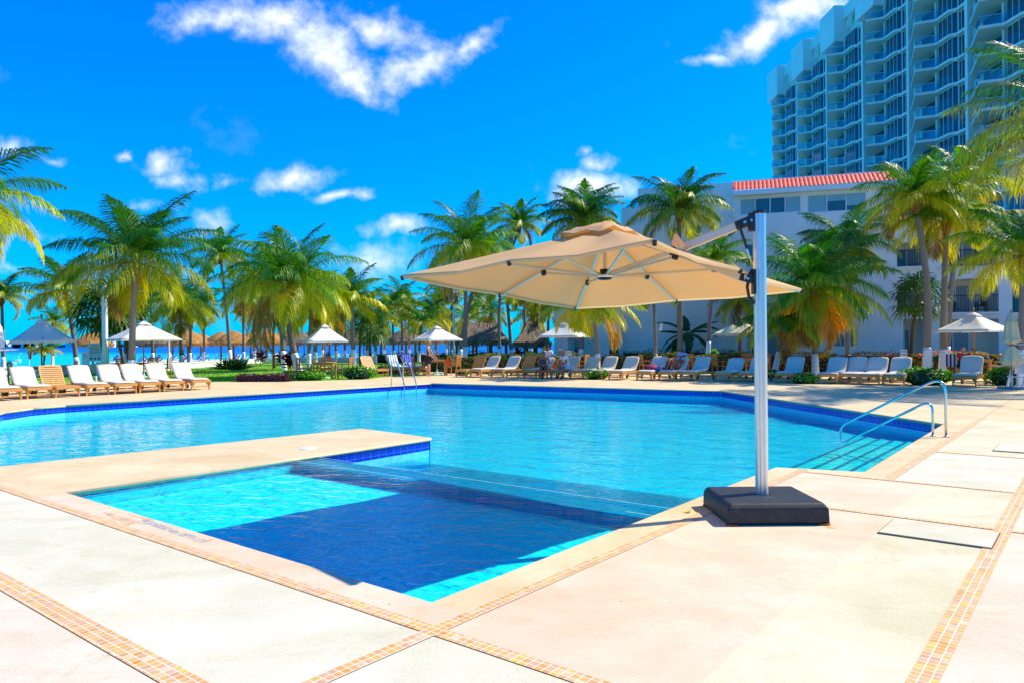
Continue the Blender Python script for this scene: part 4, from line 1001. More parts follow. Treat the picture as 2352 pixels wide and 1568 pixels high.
# lawn
def lawnmat():
    mt, t, b = newmat('lawn_grass'); p = N(t, 'ShaderNodeNewGeometry').outputs['Position']
    n = N(t, 'ShaderNodeTexNoise', inp={0: p, 'Scale': .7, 'Detail': 6.}); n_ = N(t, 'ShaderNodeTexNoise', inp={0: p, 'Scale': 22., 'Detail': 4.})
    c = MIX(t, N(t, 'ShaderNodeMapRange', inp={0: n.outputs[0], 1: .35, 2: .65}).outputs[0], (.16, .42, .008), (.26, .52, .012))
    c = MIX(t, N(t, 'ShaderNodeMapRange', inp={0: n_.outputs[0], 1: .4, 2: .65, 3: 0., 4: .6}).outputs[0], c, (.07, .22, .006))
    t.links.new(c, b.inputs['Base Color']); b.inputs['Roughness'].default_value = .9
    t.links.new(N(t, 'ShaderNodeBump', inp={'Strength': 1., 'Distance': .03, 'Height': n_.outputs[0]}).outputs[0], b.inputs['Normal']); return mt
lawn_pts = [G(x, y) for x, y in ((-500, 920), (0, 893), (300, 884), (487, 876), (660, 875), (760, 873), (862, 868), (960, 850), (1040, 848), (1240, 843))]+[AT(1240, 800, 62), AT(1000, 800, 66), AT(600, 800, 66), AT(420, 800, 50), AT(0, 800, 38), AT(-500, 800, 34)]
sheet('lawn', [(p.x, p.y) for p in lawn_pts], lawnmat(), -.006)
gm = MB(); rr = random.Random(3)
for _ in range(15000):
    x, y = rr.uniform(60, 1000), rr.uniform(836, 874)
    if y > 893-(x-0)*.031: continue
    p = G(x, y+.0)
    if p.y > 60: continue
    a = rr.uniform(0, 3.14); d = Vector((math.cos(a), math.sin(a), 0))*.03; h_ = rr.uniform(.03, .07)
    gm.add([p-d, p+d, p+UP*h_+d.cross(UP)*rr.uniform(-1, 1)], [(0, 1, 2)]); v_ = rr.uniform(.6, 1.3); gm.c += [(.2*v_, .48*v_, .01*v_)]*3
o = gm.build('grass', LEAFB); tag(o, 'short bright green lawn grass between the left loungers and the beach', 'grass', kind='stuff')
# ------------------------------------------------------------------ sun loungers  (local +X runs from foot to head)
def make_lounger(cushion=True, ang=57, wood=WOOD_O, strap=True):
    t = thing('sun_lounger', 'teak sun lounger', 'sun lounger')
    w = .34; hx = 1.12; L = 1.92; zt = .30
    f = MB()
    for y in (-w, w): f.bar((0, y, zt), (L, y, zt), .04, .085)
    f.bar((0, -w, zt), (0, w, zt), .04, .085); f.bar((L, -w, zt), (L, w, zt), .04, .085); f.bar((hx, -w, zt-.01), (hx, w, zt-.01), .05, .05)
    f.build('frame', wood, t, bevel=.006)
    for x, y in ((.06, -w+.01), (.06, w-.01), (L-.3, -w+.01), (L-.3, w-.01)):
        front = x < 1; l = MB()
        l.add([(x-.025, y-.02, 0), (x+.03, y-.02, 0), (x+.03, y+.02, 0), (x-.025, y+.02, 0), (x-.025, y-.02, .17), (x+.03, y-.02, .17), (x+.03, y+.02, .17), (x-.025, y+.02, .17),
               (x-.055, y-.022, .265), (x+.12, y-.022, .265), (x+.12, y+.022, .265), (x-.055, y+.022, .265)],
              [(3, 2, 1, 0), (0, 1, 5, 4), (1, 2, 6, 5), (2, 3, 7, 6), (3, 0, 4, 7), (4, 5, 9, 8), (5, 6, 10, 9), (6, 7, 11, 10), (7, 4, 8, 11), (8, 9, 10, 11)])
        # curved bracket spreading sideways under the seat
        sy = 1 if y < 0 else -1
        l.add([(x, y, .10), (x+.02, y, .10), (x+.02, y+sy*.13, .255), (x, y+sy*.13, .255), (x+.02, y, .255), (x, y, .255)], [(0, 1, 2, 3), (1, 4, 2), (0, 3, 5)])
        l.build('leg', wood, t)
    st = MB(); st.bar((.06, -w+.02, .12), (.06, w-.02, .12), .03, .04); st.build('stretcher', wood, t)
    st = MB(); st.bar((L-.3, -w+.02, .10), (L-.3, w-.02, .10), .03, .04); st.build('stretcher', wood, t)
    for y in (-w-.035, w+.035):
        whl = MB(); whl.tube([(L-.3, y-.018, .085), (L-.3, y+.018, .085)], .085, 18); o = whl.build('wheel', BLACK, t, bevel=.005)
        MB().tube([(L-.3, y-.022, .085), (L-.3, y+.022, .085)], .05, 14).build('hubcap', plain('grey_hub', (.5, .5, .48), .5) if 'grey_hub' not in bpy.data.materials else bpy.data.materials['grey_hub'], o)
    sl_ = MB()
    for k in range(13): x = .05+k*.085; sl_.box((x, 0, zt+.045), (.062, 2*w-.03, .018))
    sl_.build('seat_slats', wood, t)
    c, s_ = math.cos(R(ang)), math.sin(R(ang)); bl_ = .66
    bk = MB()
    for y in (-w+.03, w-.03): bk.bar((hx, y, zt+.04), (hx+c*bl_, y, zt+.04+s_*bl_), .045, .03)
    for k in range(9):
        d = .03+k*.073; bk.bar((hx+c*d, -w+.04, zt+.04+s_*d), (hx+c*d, w-.04, zt+.04+s_*d), .02, .05, up=(c, 0, s_))
    # gently arched top rail
    d = bl_-.01
    P = [(hx+c*(d+.02+.03*math.sin(math.pi*k/8)), -w+.02+(2*w-.04)*k/8, zt+.04+s_*(d+.02+.03*math.sin(math.pi*k/8))) for k in range(9)]
    for a, b in zip(P, P[1:]): bk.bar(a, b, .03, .06, up=(c, 0, s_))
    bk.build('backrest', wood, t)
    MB().bar((hx+c*.45, 0, zt+.04+s_*.45), (L-.12, 0, zt), .04, .03).build('back_prop', wood, t)
    if cushion:
        mb = MB(); th = .065; n = 10; W2 = w-.0; a = R(ang)
        ctr = [(-.03+ (hx-.02)*k/5, zt+.055) for k in range(6)]+[(hx+.015+c*.70*k/4, zt+.07+s_*.70*k/4) for k in range(1, 5)]
        tops = []
        for i, (x, z) in enumerate(ctr):
            if i < 5: nx, nz = 0, 1
            elif i == 5: nx, nz = -math.sin(a/2), math.cos(a/2)
            else: nx, nz = -s_, c
            tops.append((nx, nz))
        ys = [-W2, -W2*.92, -W2*.3, W2*.3, W2*.92, W2]
        pts = []; rr = random.Random(int(ang))
        for i, (x, z) in enumerate(ctr):
            nx, nz = tops[i]; e = .55 if i in (0, len(ctr)-1) else 1.
            for y in ys:
                k = (.45 if abs(y) > W2*.95 else 1.)*e+rr.uniform(-.07, .07); pts.append((x+nx*th*k, y, z+nz*th*k+.012*rr.uniform(-1, 1)))
            for y in ys[::-1]: pts.append((x, y, z))
        m_ = 12
        fs = [(i*m_+k, i*m_+(k+1) % m_, (i+1)*m_+(k+1) % m_, (i+1)*m_+k) for i in range(len(ctr)-1) for k in range(m_)]+[tuple(range(m_))[::-1], tuple((len(ctr)-1)*m_+k for k in range(m_))]
        mb.add(pts, fs); o = mb.build('cushion', CUSH, t, smooth=True)
        sb = o.modifiers.new('s', 'SUBSURF'); sb.levels = 1; sb.render_levels = 1
        if strap:
            MB().bar((.30, -W2-.02, .2), (.30, -W2-.025, .38), .015, .006).build('tie', CUSH, t)
    return t
PL = [Proto(make_lounger(True, 57)), Proto(make_lounger(False, 60)), Proto(make_lounger(True, 48)), Proto(make_lounger(True, 66))]
AR, AL = UANG, UANG+math.pi/2
def lounger_at(px, py, ang, kind, label, group, jit=0.):
    p = G(px, py); return PL[kind].put(p+Vector((0, 0, 0)), ang+jit, label, group)
LGp = 'sun loungers along the left side of the main pool'; RGp = 'sun loungers along the far side of the main pool'
for px, py, k, j, lb in ((20, 919.5, 0, 0, 'leftmost teak lounger with white cushion, cut by the left picture edge'), (93, 914.5, 0, .02, 'teak lounger with white cushion in front of the grey-white parasol pole'),
        (157, 911.5, 1, 0, 'bare slatted teak lounger without cushion in the left row'), (226, 907.5, 0, .03, 'white cushioned lounger with frond shadows just right of the bare slatted one'),
        (290, 904.3, 0, -.02, 'white cushioned lounger right beside the white lamp pole'), (346, 901, 0, .02, 'white cushioned lounger in front of the big palm trunk'),
        (401, 898, 0, 0, 'white cushioned lounger in front of the striped chair towel'), (463, 894.6, 0, .02, 'last white cushioned lounger of the left row, nearest the lawn')):
    lounger_at(px, py, AL, k, lb, LGp, j)
for px, py, k, j, lb in ((1058, 865.5, 1, 0, 'bare teak lounger at the left end of the far row beside the tall full palm'), (1091, 866, 0, 0, 'grey-cushioned lounger second from the left end of the far row'),
        (1140, 866.5, 0, .03, 'grey-cushioned lounger with a folded slatted shelf, third in the far row'), (1175, 867.2, 1, 0, 'bare teak lounger left of the seated couple'),
        (1216, 867.5, 2, 0, 'cushioned lounger with the seated woman in the hat'), (1278, 868.6, 0, .02, 'cushioned lounger with the seated man in white'),
        (1323, 869.6, 0, 0, 'grey-cushioned lounger just right of the seated man'), (1365, 870.6, 0, .02, 'grey-cushioned lounger half hidden behind the leaning white palm base'),
        (1413, 872, 0, 0, 'grey-cushioned lounger right of the dark green bush'), (1478, 873, 0, 0, 'lounger with clothes piled on its cushion'),
        (1529, 873.6, 0, .0, 'lounger on which the sunbather lies'), (1579, 874.4, 0, -.02, 'grey-cushioned lounger right of the sunbather'),
        (1660, 876, 2, .02, 'lounger with striped light on a low back left of the parasol post'), (1715, 877.5, 0, 0, 'lounger partly hidden behind the parasol post'),
        (1800, 878.6, 0, 0, 'single grey-cushioned lounger just right of the parasol post'), (1900, 881, 0, 0, 'first of the four loungers right of the bushy palm'),
        (1950, 881.6, 0, .03, 'second of the four loungers right of the bushy palm'), (1994, 883, 0, -.02, 'third of the four loungers, below the pictogram sign'),
        (2051, 884.2, 0, 0, 'fourth of the four loungers, next to the large bright bush'), (2214, 886.6, 3, -.06, 'lone lounger with upright grey back in front of the right teak table')):
    lounger_at(px, py, AR, k, lb, RGp, j)
# loungers around the middle tables
lounger_at(1480/2.352, 0, 0, 1, '', '') if False else None
MG = 'loungers near the middle tables'
lounger_at(880, 864, AL-.1, 1, 'bare yellowish teak lounger between the green bush and the towels', MG)
lw_ = lounger_at(940, 860.5, AL-.08, 0, 'white cushioned lounger holding the blue striped towel', MG)
lw2 = lounger_at(974, 859.5, AL-.08, 0, 'white cushioned lounger holding the dark blue towel beside the walking woman', MG)
PL[1].put(G(622, 872)+Vector((0, 2.0, 0)), R(8), 'bare teak lounger seen end-on left of the large middle palm base', MG)
# towels over the two loungers
def towel(name, label, lo_, cols, wdt=.62):
    mt, t, b = newmat(name+'_cloth'); u_ = N(t, 'ShaderNodeTexCoord').outputs['Object']
    sp = N(t, 'ShaderNodeSeparateXYZ', inp={0: u_}); nz = N(t, 'ShaderNodeTexNoise', inp={0: u_, 'Scale': 3.})
    w_ = M_(t, 'SINE', M_(t, 'MULTIPLY', M_(t, 'ADD', M_(t, 'ADD', sp.outputs[1], M_(t, 'MULTIPLY', sp.outputs[0], .45)), M_(t, 'MULTIPLY', nz.outputs[0], .12)), 42.))
    t.links.new(MIX(t, M_(t, 'GREATER_THAN', w_, cols[2]), cols[0], cols[1]), b.inputs['Base Color']); b.inputs['Roughness'].default_value = .95
    r_ = thing(name, label, 'towel', lo_.location, lo_.rotation_euler.z)
    a = R(57); c, s_ = math.cos(a), math.sin(a); hx, zt = 1.12, .30; rr = random.Random(9); mb = MB(); pts = []
    prof = [(.45, zt+.135), (.65, zt+.135), (.85, zt+.135), (1.0, zt+.14), (1.06, zt+.17)]+[(hx+.02+c*d-s_*.085, zt+.07+s_*d+c*.085) for d in (.15, .3, .45, .6, .70)]+[(hx+.02+c*.73, zt+.07+s_*.73), (hx+.09+c*.66, zt+.05+s_*.64), (hx+.11+c*.5, zt+.04+s_*.46)]
    for x, z in prof:
        for k in range(9): pts.append((x+rr.uniform(-.012, .012), -wdt/2+wdt*k/8, z+rr.uniform(-.006, .014)))
    mb.add(pts, [(i*9+k, (i+1)*9+k, (i+1)*9+k+1, i*9+k+1) for i in range(len(prof)-1) for k in range(8)])
    o = mb.build('cloth', mt, r_, smooth=True); o.modifiers.new('s', 'SOLIDIFY').thickness = .012
towel('striped_towel', 'white towel with blue wavy stripes draped over the lounger back by the pool ladder', lw_, ((.75, .8, .85), (.02, .22, .5), .25))
towel('blue_towel', 'deep blue striped towel over the lounger beside the striped white one', lw2, ((.01, .03, .38), (.16, .26, .6), .55))
# ------------------------------------------------------------------ teak tables and chairs
def make_chair(cush=False):
    t = thing('teak_armchair', 'teak armchair', 'chair')
    for x, y, h_ in ((-.25, -.25, .64), (-.25, .25, .64), (.24, -.25, .92), (.24, .25, .92)):
        MB().bar((x, y, 0), (x+(.05 if x > 0 else 0), y, h_), .045, .045, up=(0, 1, 0)).build('leg', WOOD, t)
    f = MB()
    for k in range(7): f.box((-.25+k*.08, 0, .44), (.06, .52, .02))
    f.box((-.25, 0, .41), (.03, .5, .06)); f.build('seat', WOOD, t)
    b = MB()
    for k in range(8): b.bar((.255+k*.005, -.24, .50+k*.055), (.255+k*.005, .24, .50+k*.055), .018, .036)
    b.bar((.295, -.27, .94), (.295, .27, .94), .03, .06); b.build('backrest', WOOD, t)
    for y in (-.27, .27): MB().bar((-.28, y, .65), (.26, y, .65), .06, .03).build('armrest', WOOD, t)
    if cush: MB().box((0, 0, .475), (.48, .48, .05)).build('cushion', CUSH, t, bevel=.02)
    return t
PC = [Proto(make_chair(False)), Proto(make_chair(True))]
def make_table(w=.95):
    t = thing('teak_table', 'teak table', 'table'); f = MB()
    for k in range(9): f.box((-w/2+w*(k+.5)/9, 0, .735), (w/9-.012, w, .025))
    f.build('table_top', WOOD_O, t); a = MB()
    for s_ in (-1, 1): a.box((s_*(w/2-.05), 0, .68), (.025, w-.1, .08)); a.box((0, s_*(w/2-.05), .68), (w-.1, .025, .08))
    a.build('apron', WOOD, t)
    for x in (-1, 1):
        for y in (-1, 1): MB().box((x*(w/2-.06), y*(w/2-.06), .36), (.07, .07, .72)).build('leg', WOOD_O, t)
    return t
PT = Proto(make_table())
TG, CG = 'teak tables under the white parasols', 'teak armchairs around the parasol tables'
CW = ['left', 'right', 'near', 'far']
def table_set(p, label, ang, chairs, who):
    PT.put(p, ang, label, TG)
    for d, a, cu_, lb in chairs:
        q = p+Vector((math.cos(R(a))*d, math.sin(R(a))*d, 0)); PC[cu_].put(q, R(a), lb, CG)
T1 = Vector((AT(96, 850, 30.5).x, 30.5, 0)); T2 = Vector((AT(330, 850, 36.8).x, 36.8, 0))
T3 = Vector((AT(746, 850, 34.2).x, 34.2, 0)); T4 = Vector((AT(1004, 850, 37).x, 37, 0))
T5 = Vector((AT(1296, 850, 36.5).x, 36.5, 0)); T6 = Vector((AT(1703, 850, 34.2).x, 34.2, 0)); T7 = Vector((AT(2237, 850, 30).x, 30, 0))
table_set(T1, 'teak table under the grey-white parasol at the left', .3, [(.85, 200, 0, 'teak armchair left of the table under the grey-white parasol'), (.95, 20, 1, 'teak armchair right of the table under the grey-white parasol')], 1)
table_set(T2, 'teak table under the second parasol beside the big palm', .2, [(.9, 185, 0, 'teak armchair between the big palm trunk and its table'), (.95, 5, 1, 'teak armchair with the navy striped towel'), (.9, 95, 0, 'teak armchair on the far side of the second left table')], 2)
table_set(T3, 'teak table under the middle white parasol', .05, [(.95, 180, 1, 'teak armchair left of the middle parasol table'), (.98, -8, 1, 'teak armchair right of the middle table with a white cloth behind'), (.9, 100, 1, 'teak armchair with white cushion on the far side of the middle table')], 3)
table_set(T4, 'teak table behind the walking woman', .0, [(.9, 178, 0, 'reddish teak armchair behind the walking woman'), (.9, -20, 0, 'teak armchair with colourful beach bags beside the walking woman')], 4)
table_set(T5, 'teak table behind the seated couple', .2, [(.95, 215, 0, 'orange teak chair between the seated woman and man'), (.95, -30, 0, 'orange teak chair behind the lounger right of the seated man'), (.95, 80, 0, 'teak chair on the far side of the table behind the seated couple')], 5)
table_set(T6, 'teak table with low chairs left of the parasol post', .1, [(1.05, 190, 0, 'upright teak chair beside the low round topiary'), (.9, 60, 0, 'teak chair behind the table left of the parasol post'), (.95, 0, 0, 'teak chair mostly hidden by the parasol post')], 6)
table_set(T7, 'teak table of the man in the red shirt', -.1, [(1.0, 205, 0, 'teak chair of the man in the red shirt'), (.95, -5, 1, 'cushioned teak armchair on the right of the right-hand table'), (.95, 75, 1, 'teak armchair on the far side of the right-hand table')], 7)
T8 = Vector((AT(1530, 850, 36).x, 36, 0))
table_set(T8, 'teak table between the tree trunks behind the sunbather', .1, [(1.0, 190, 0, 'orange teak chair behind the lounger with the clothes'), (1.0, 10, 0, 'small teak chair just behind the sunbather')], 8)
# ------------------------------------------------------------------ market parasols
def parasol(label, p, px_l, px_r, y_rim, px_pk, y_pk, Y, near, cloth=CANV, polem=POLEW, sides=4, yaw=None, vent=True, tilt=0., group='white parasols over the tables'):
    t = thing('market_parasol', label, 'parasol', p, 0, group)
    zr = AT(px_pk, y_rim, Y).z; zp = AT(px_pk, y_pk, Y).z-.03; wpx = (px_r-px_l)/1700*Y
    fr = (near-px_l)/(px_r-px_l)         # where the near ridge meets the rim
    # a square canopy: corners at angle yaw; choose yaw from the ridge position
    best = (9, 0)
    for k in range(90):
        yw = R(k); c = sorted([(math.cos(yw+i*math.pi/2), math.sin(yw+i*math.pi/2)) for i in range(4)]); lo_, hi_ = c[0][0], c[-1][0]
        nr = min(c, key=lambda q: q[1]); e = abs((nr[0]-lo_)/(hi_-lo_)-fr)
        if e < best[0]: best = (e, yw, hi_-lo_)
    yw = best[1]; rad = wpx/best[2]; h = zp-zr
    def pt(s_, a, z): return Vector((s_*math.cos(a), s_*math.sin(a), z))
    mb = MB(); n = 8; rings = [[pt(0, 0, zp)]]
    K = 32
    for r in range(1, n+1):
        s_ = r/n; row = []
        for k in range(K):
            q = k/8; i = int(q); f_ = q-i; a0, a1 = yw+i*math.pi/2, yw+(i+1)*math.pi/2
            A = Vector((math.cos(a0), math.sin(a0), 0)); B = Vector((math.cos(a1), math.sin(a1), 0)); P = A.lerp(B, f_)
            mid = 1-abs(2*f_-1); P = P*(1-.05*mid*s_)
            row.append(P*rad*s_+UP*(zr+h*(1-s_)**1.04-.06*mid*math.sin(math.pi*s_)*rad*.5+tilt*P.x*rad*s_))
        rings.append(row)
    pts = [rings[0][0]]+[q for r in rings[1:] for q in r]
    fs = [(0, 1+(k+1) % K, 1+k) for k in range(K)]
    for r in range(n-1):
        for k in range(K): fs.append((1+r*K+k, 1+r*K+(k+1) % K, 1+(r+1)*K+(k+1) % K, 1+(r+1)*K+k))
    mb.add(pts, [f[::-1] for f in fs]); o = mb.build('canopy', cloth, t, smooth=True); sm_ = o.modifiers.new('s', 'SOLIDIFY'); sm_.thickness = .006
    hm = MB()
    for k in range(K): a, b = rings[-1][k], rings[-1][(k+1) % K]; hm.quad(a, b, b-UP*.05, a-UP*.05)
    hm.build('hem', cloth, o)
    if vent:
        vm = MB(); rr = random.Random(int(px_l)); vv_ = [Vector((0, 0, zp+.05))]
        for r in (1, 2, 3):
            for k in range(16):
                a = yw+k*math.pi/8; q = 1/(math.cos((a-yw) % (math.pi/2)-math.pi/4)*1.414)
                s_ = .075*r; vv_.append(Vector((math.cos(a)*rad*s_*q, math.sin(a)*rad*s_*q, zp+.045-h*s_*.93+rr.uniform(-.01, .01))))
        vm.add(vv_, [(0, 1+k, 1+(k+1) % 16) for k in range(16)]+[(1+r*16+k, 1+(r+1)*16+k, 1+(r+1)*16+(k+1) % 16, 1+r*16+(k+1) % 16) for r in range(2) for k in range(16)])
        v_ = vm.build('vent_cap', cloth, t, smooth=True); v_.modifiers.new('s', 'SOLIDIFY').thickness = .006
    MB().tube([(0, 0, 0), (0, 0, zp+.05)], .028, 12).build('pole', polem, t, smooth=True)
    MB().lathe([(0, zp+.10), (.03, zp+.11), (.045, zp+.15), (.035, zp+.20), (.015, zp+.23), (0, zp+.25)], 12).build('finial', polem, t, smooth=True)
    for k in range(8):
        a = yw+k*math.pi/4; rr_ = rad*(1 if k % 2 == 0 else .705)
        MB().bar((0, 0, zp-.15), (rr_*.985*math.cos(a), rr_*.985*math.sin(a), zr-.05+tilt*rr_*math.cos(a)), .022, .03).build('rib', polem, t)
    MB().lathe([(.0, 0), (.28, 0), (.28, .05), (.05, .07), (.05, .3), (0, .3)], 20).build('base_weight', CONC, t)
    return t
parasol('large greyish white parasol in palm shade at the left, reddish pole', T1, 10, 186, 785, 91, 733, 30.5, 82, tilt=.02, polem=WOOD_D, vent=True)
parasol('white parasol with fine palm shadows behind the big palm trunk', T2, 237, 420, 780.5, 327, 738, 36.8, 325)
parasol('bright white parasol over the middle teak table', T3, 686, 806, 784, 742, 745, 34.2, 724)
parasol('bright white parasol behind the walking woman', T4, 942, 1063, 780.5, 1002, 749, 37, 991)
parasol('white parasol half covered by the small drooping palm', T5, 1231, 1355, 772.5, 1295, 741, 36.5, 1318)
parasol('cream parasol partly hidden by the parasol post', T6, 1632, 1779, 767.5, 1703, 736, 34.2, 1725, cloth=CREAMC)
parasol('white parasol over the man in the red shirt at the right', T7, 2147, 2310, 760, 2237, 718, 30, 2210, tilt=0.005)
# folded parasol at the right edge
b = G(2324, 892); Yb = b.y; t = thing('folded_parasol', 'folded cream parasol tied at the waist on a grey slab at the right edge', 'parasol', b)
s1 = Yb/1700
zt_ = AT(2324, 718, Yb).z; z1 = AT(2324, 772, Yb).z; z2 = AT(2324, 792, Yb).z; z3 = AT(2324, 838, Yb).z
rr = random.Random(2); K = 28
def folds(prof, seed, nf=7, amp=.28):
    pts = []
    for r_, z in prof:
        for k in range(K):
            a = 2*math.pi*k/K; q = 1+amp*math.cos(a*nf+seed)*min(1, r_/.1); pts.append((r_*q*math.cos(a), r_*q*.8*math.sin(a), z))
    mb = MB(); mb.add(pts, [(i*K+k, i*K+(k+1) % K, (i+1)*K+(k+1) % K, (i+1)*K+k) for i in range(len(prof)-1) for k in range(K)]); return mb
folds([(.02, zt_), (.09, zt_-.05), (.14, zt_-.3), (.17, zt_-.32), (.15, zt_-.34), (.21, z1-.1), (.26, z1-.16), (.14, z1-.2), (.07, z2-.02), (.16, z2-.15), (.25, z3+.25), (.29, z3+.1), (.2, z3)], 1.).build('canopy', CREAMC, t, smooth=True)
MB().tube([(0, 0, .04), (0, 0, zt_+.07)], .028, 10).build('pole', WOOD, t)
MB().lathe([(.09, z2+.02), (.095, z2), (.09, z2-.03)], 16).build('tie_strap', WOOD_D, t)
MB().tube([(0, 0, .05), (0, 0, .42)], .036, 12).build('socket', CREAMC, t)
MB().box((.25, 0, .03), (.95, .75, .06)).build('base_slab', plain('grey_slab', (.30, .31, .32), .8), t, bevel=.01)
# lifeguard chair at the edge
b = G(2352, 890); t = thing('lifeguard_chair', 'white wooden lifeguard chair cut by the right picture edge', 'chair', b)
wm = WHITEP; zz = AT(2340, 800, b.y).z
for y in (-.35, .35):
    MB().bar((-.30, y, 0), (-.02, y, zz-.15), .05, .07, up=(0, 1, 0)).build('leg', wm, t); MB().bar((.75, y, 0), (.45, y, zz+.2), .05, .07, up=(0, 1, 0)).build('leg', wm, t)
for k in range(4): MB().bar((-.24+k*.07, -.38, .35+k*.34), (-.24+k*.07, .38, .35+k*.34), .09, .03).build('step', wm, t)
MB().box((.2, 0, 1.05), (.62, .74, .05)).build('seat', wm, t)
mb = MB()
for k in range(5): mb.box((-.10+.0, 0, 1.1+.0), (.0, .0, .0)) if False else None
for k in range(4): mb.bar((.48, -.36, 1.15+k*.14), (.50, .36, 1.15+k*.14), .02, .11)
mb.build('backrest', wm, t); MB().box((-.02, 0, zz-.55), (.02, .76, .5)).build('front_panel', wm, t)
# ------------------------------------------------------------------ low walls, lamp posts, signs
def lowwall(label, P, h, w=.25):
    o = P[0].copy(); o.z = 0; t = thing('low_wall', label, 'wall', o)
    mb = MB(); cp = MB()
    for a, b in zip(P, P[1:]):
        a = Vector((a.x, a.y, 0)); b = Vector((b.x, b.y, 0)); mb.bar(a+UP*(h/2-.35), b+UP*(h/2-.35), w, h+.7); cp.bar(a+UP*(h+.02), b+UP*(h+.02), w+.08, .05)
    mb.build('wall', WHITEP, t, o); cp.build('coping', WHITEP, t, o)
lowwall('low white wall between the left loungers and the sea', [AT(-300, 850, 33), AT(-20, 850, 36.5), AT(90, 850, 39), AT(420, 850, 50)], .52)
lowwall('long low white wall between the lawn and the beach', [AT(425, 850, 51), AT(600, 850, 66), AT(870, 850, 67), AT(1230, 850, 63)], .36)
def flat_sign(name, label, cat, p, w, h, zc, post, rz=0., lines=(), marks=0, leg2=False):
    t = thing(name, label, cat, p, rz)
    MB().box((0, 0, zc), (w, .03, h)).build('board', WHITEP, t, bevel=.004)
    if leg2:
        for x in (-w/2, w/2): MB().box((x, 0, (zc+h/2)/2), (.05, .05, zc+h/2)).build('post', WHITEP, t)
    else: MB().box((0, .03, zc/2), (.05, .04, zc)).build('post', post, t)
    return t
ikm = plain('sign_ink', (.04, .05, .07), .7)
s_ = flat_sign('notice_board', 'white two-legged notice board with printed rules left of the lamp pole', 'sign', Vector((AT(219, 850, 41).x, 41, 0)), .68, .98, AT(219, 808, 41).z, WHITEP, .15, leg2=True)
zc = AT(219, 808, 41).z
for k in range(7):
    w_ = (.34, .56, .5, .56, .44, .56, .3)[k]; MB().box((-.28+w_/2 if k else 0, -.017, zc+.38-k*.075), (w_, .003, .022)).build('printed_line', ikm, s_)
for k in range(3):
    MB().tube([(-.2+k*.2, -.018, zc-.35), (-.2+k*.2, -.021, zc-.35)], .055, 16).build('round_symbol', ikm, s_)
s_ = flat_sign('small_sign', 'small narrow white sign board beside the notice board', 'sign', Vector((AT(196, 850, 40).x, 40, 0)), .36, 1.1, AT(196, 830, 40).z, WHITEP, .1)
zc = AT(196, 830, 40).z
for k in range(4): MB().box((0, -.017, zc+.40-k*.06), (.2-.03*k, .003, .02)).build('printed_line', ikm, s_)
def picto(label, px, py, Y, w, rz=0):
    zc = AT(px, py, Y).z; s_ = flat_sign('pictogram_sign', label, 'sign', Vector((AT(px, 850, Y).x, Y, 0)), w, w*1.08, zc, plain('steel_post', (.4, .42, .44), .4) if 'steel_post' not in bpy.data.materials else bpy.data.materials['steel_post'], rz)
    for i in (-1, 1):
        for j in (-1, 1):
            mb = MB(); n = 24; c = Vector((i*w*.23, -.018, zc+j*w*.25)); ro_, ri = w*.19, w*.15; pts = []
            for k in range(n):
                a = 2*math.pi*k/n; pts += [c+Vector((math.cos(a)*ro_, -.002, math.sin(a)*ro_)), c+Vector((math.cos(a)*ri, -.002, math.sin(a)*ri))]
            mb.add(pts, [(2*k, 2*((k+1) % n), 2*((k+1) % n)+1, 2*k+1) for k in range(n)])
            mb.bar(c+Vector((-.13*w, -.003, .13*w)), c+Vector((.13*w, -.003, -.13*w)), .004, w*.035); mb.box(c+Vector((0, -.002, 0)), (w*.16, .003, w*.07)); mb.build('prohibition_symbol', ikm, s_)
picto('white sign with four round pictograms behind the four right loungers', 2076, 810, 30, .26)
picto('white pictogram sign behind the seated man in the cap', 1306, 812.5, 35, .27)
def lamp_post(label, px, Y, ytop, w, label2='lamp post', yb=None, head=True, col=WHITEP, sq=True):
    p = Vector((AT(px, 850, Y).x, Y, 0)); zt = AT(px, ytop, Y).z; t = thing('lamp_post', label, 'lamp post', p, 0)
    mb = MB(); mb.box((0, 0, zt/2), (w, w, zt)) if sq else mb.tube([(0, 0, 0), (0, 0, zt)], w/2, 12); mb.build('post', col, t)
    if sq and w > .15: MB().box((-w*.9, -w*.3, .4), (w*1.6, w*1.5, .82)).build('meter_box', WHITEP, t, bevel=.01)
    if head:
        MB().box((w*1.1, -.05, zt-.34), (.26, .2, .24)).build('lamp_head', plain('lamp_grey', (.65, .7, .72), .4) if 'lamp_grey' not in bpy.data.materials else bpy.data.materials['lamp_grey'], t, bevel=.02)
        MB().bar((0, 0, zt-.25), (w*1.1, 0, zt-.25), .04, .04).build('lamp_arm', col, t)
lamp_post('thick white lamp post beside the notice board and the big palm', 241.5, 37, 655, .20)
lamp_post('thin white pole behind the big palm fronds', 388, 50, 640, .10, sq=False, head=False)
lamp_post('thin grey lamp pole behind the third white parasol', 1043, 52, 716, .16, sq=False)
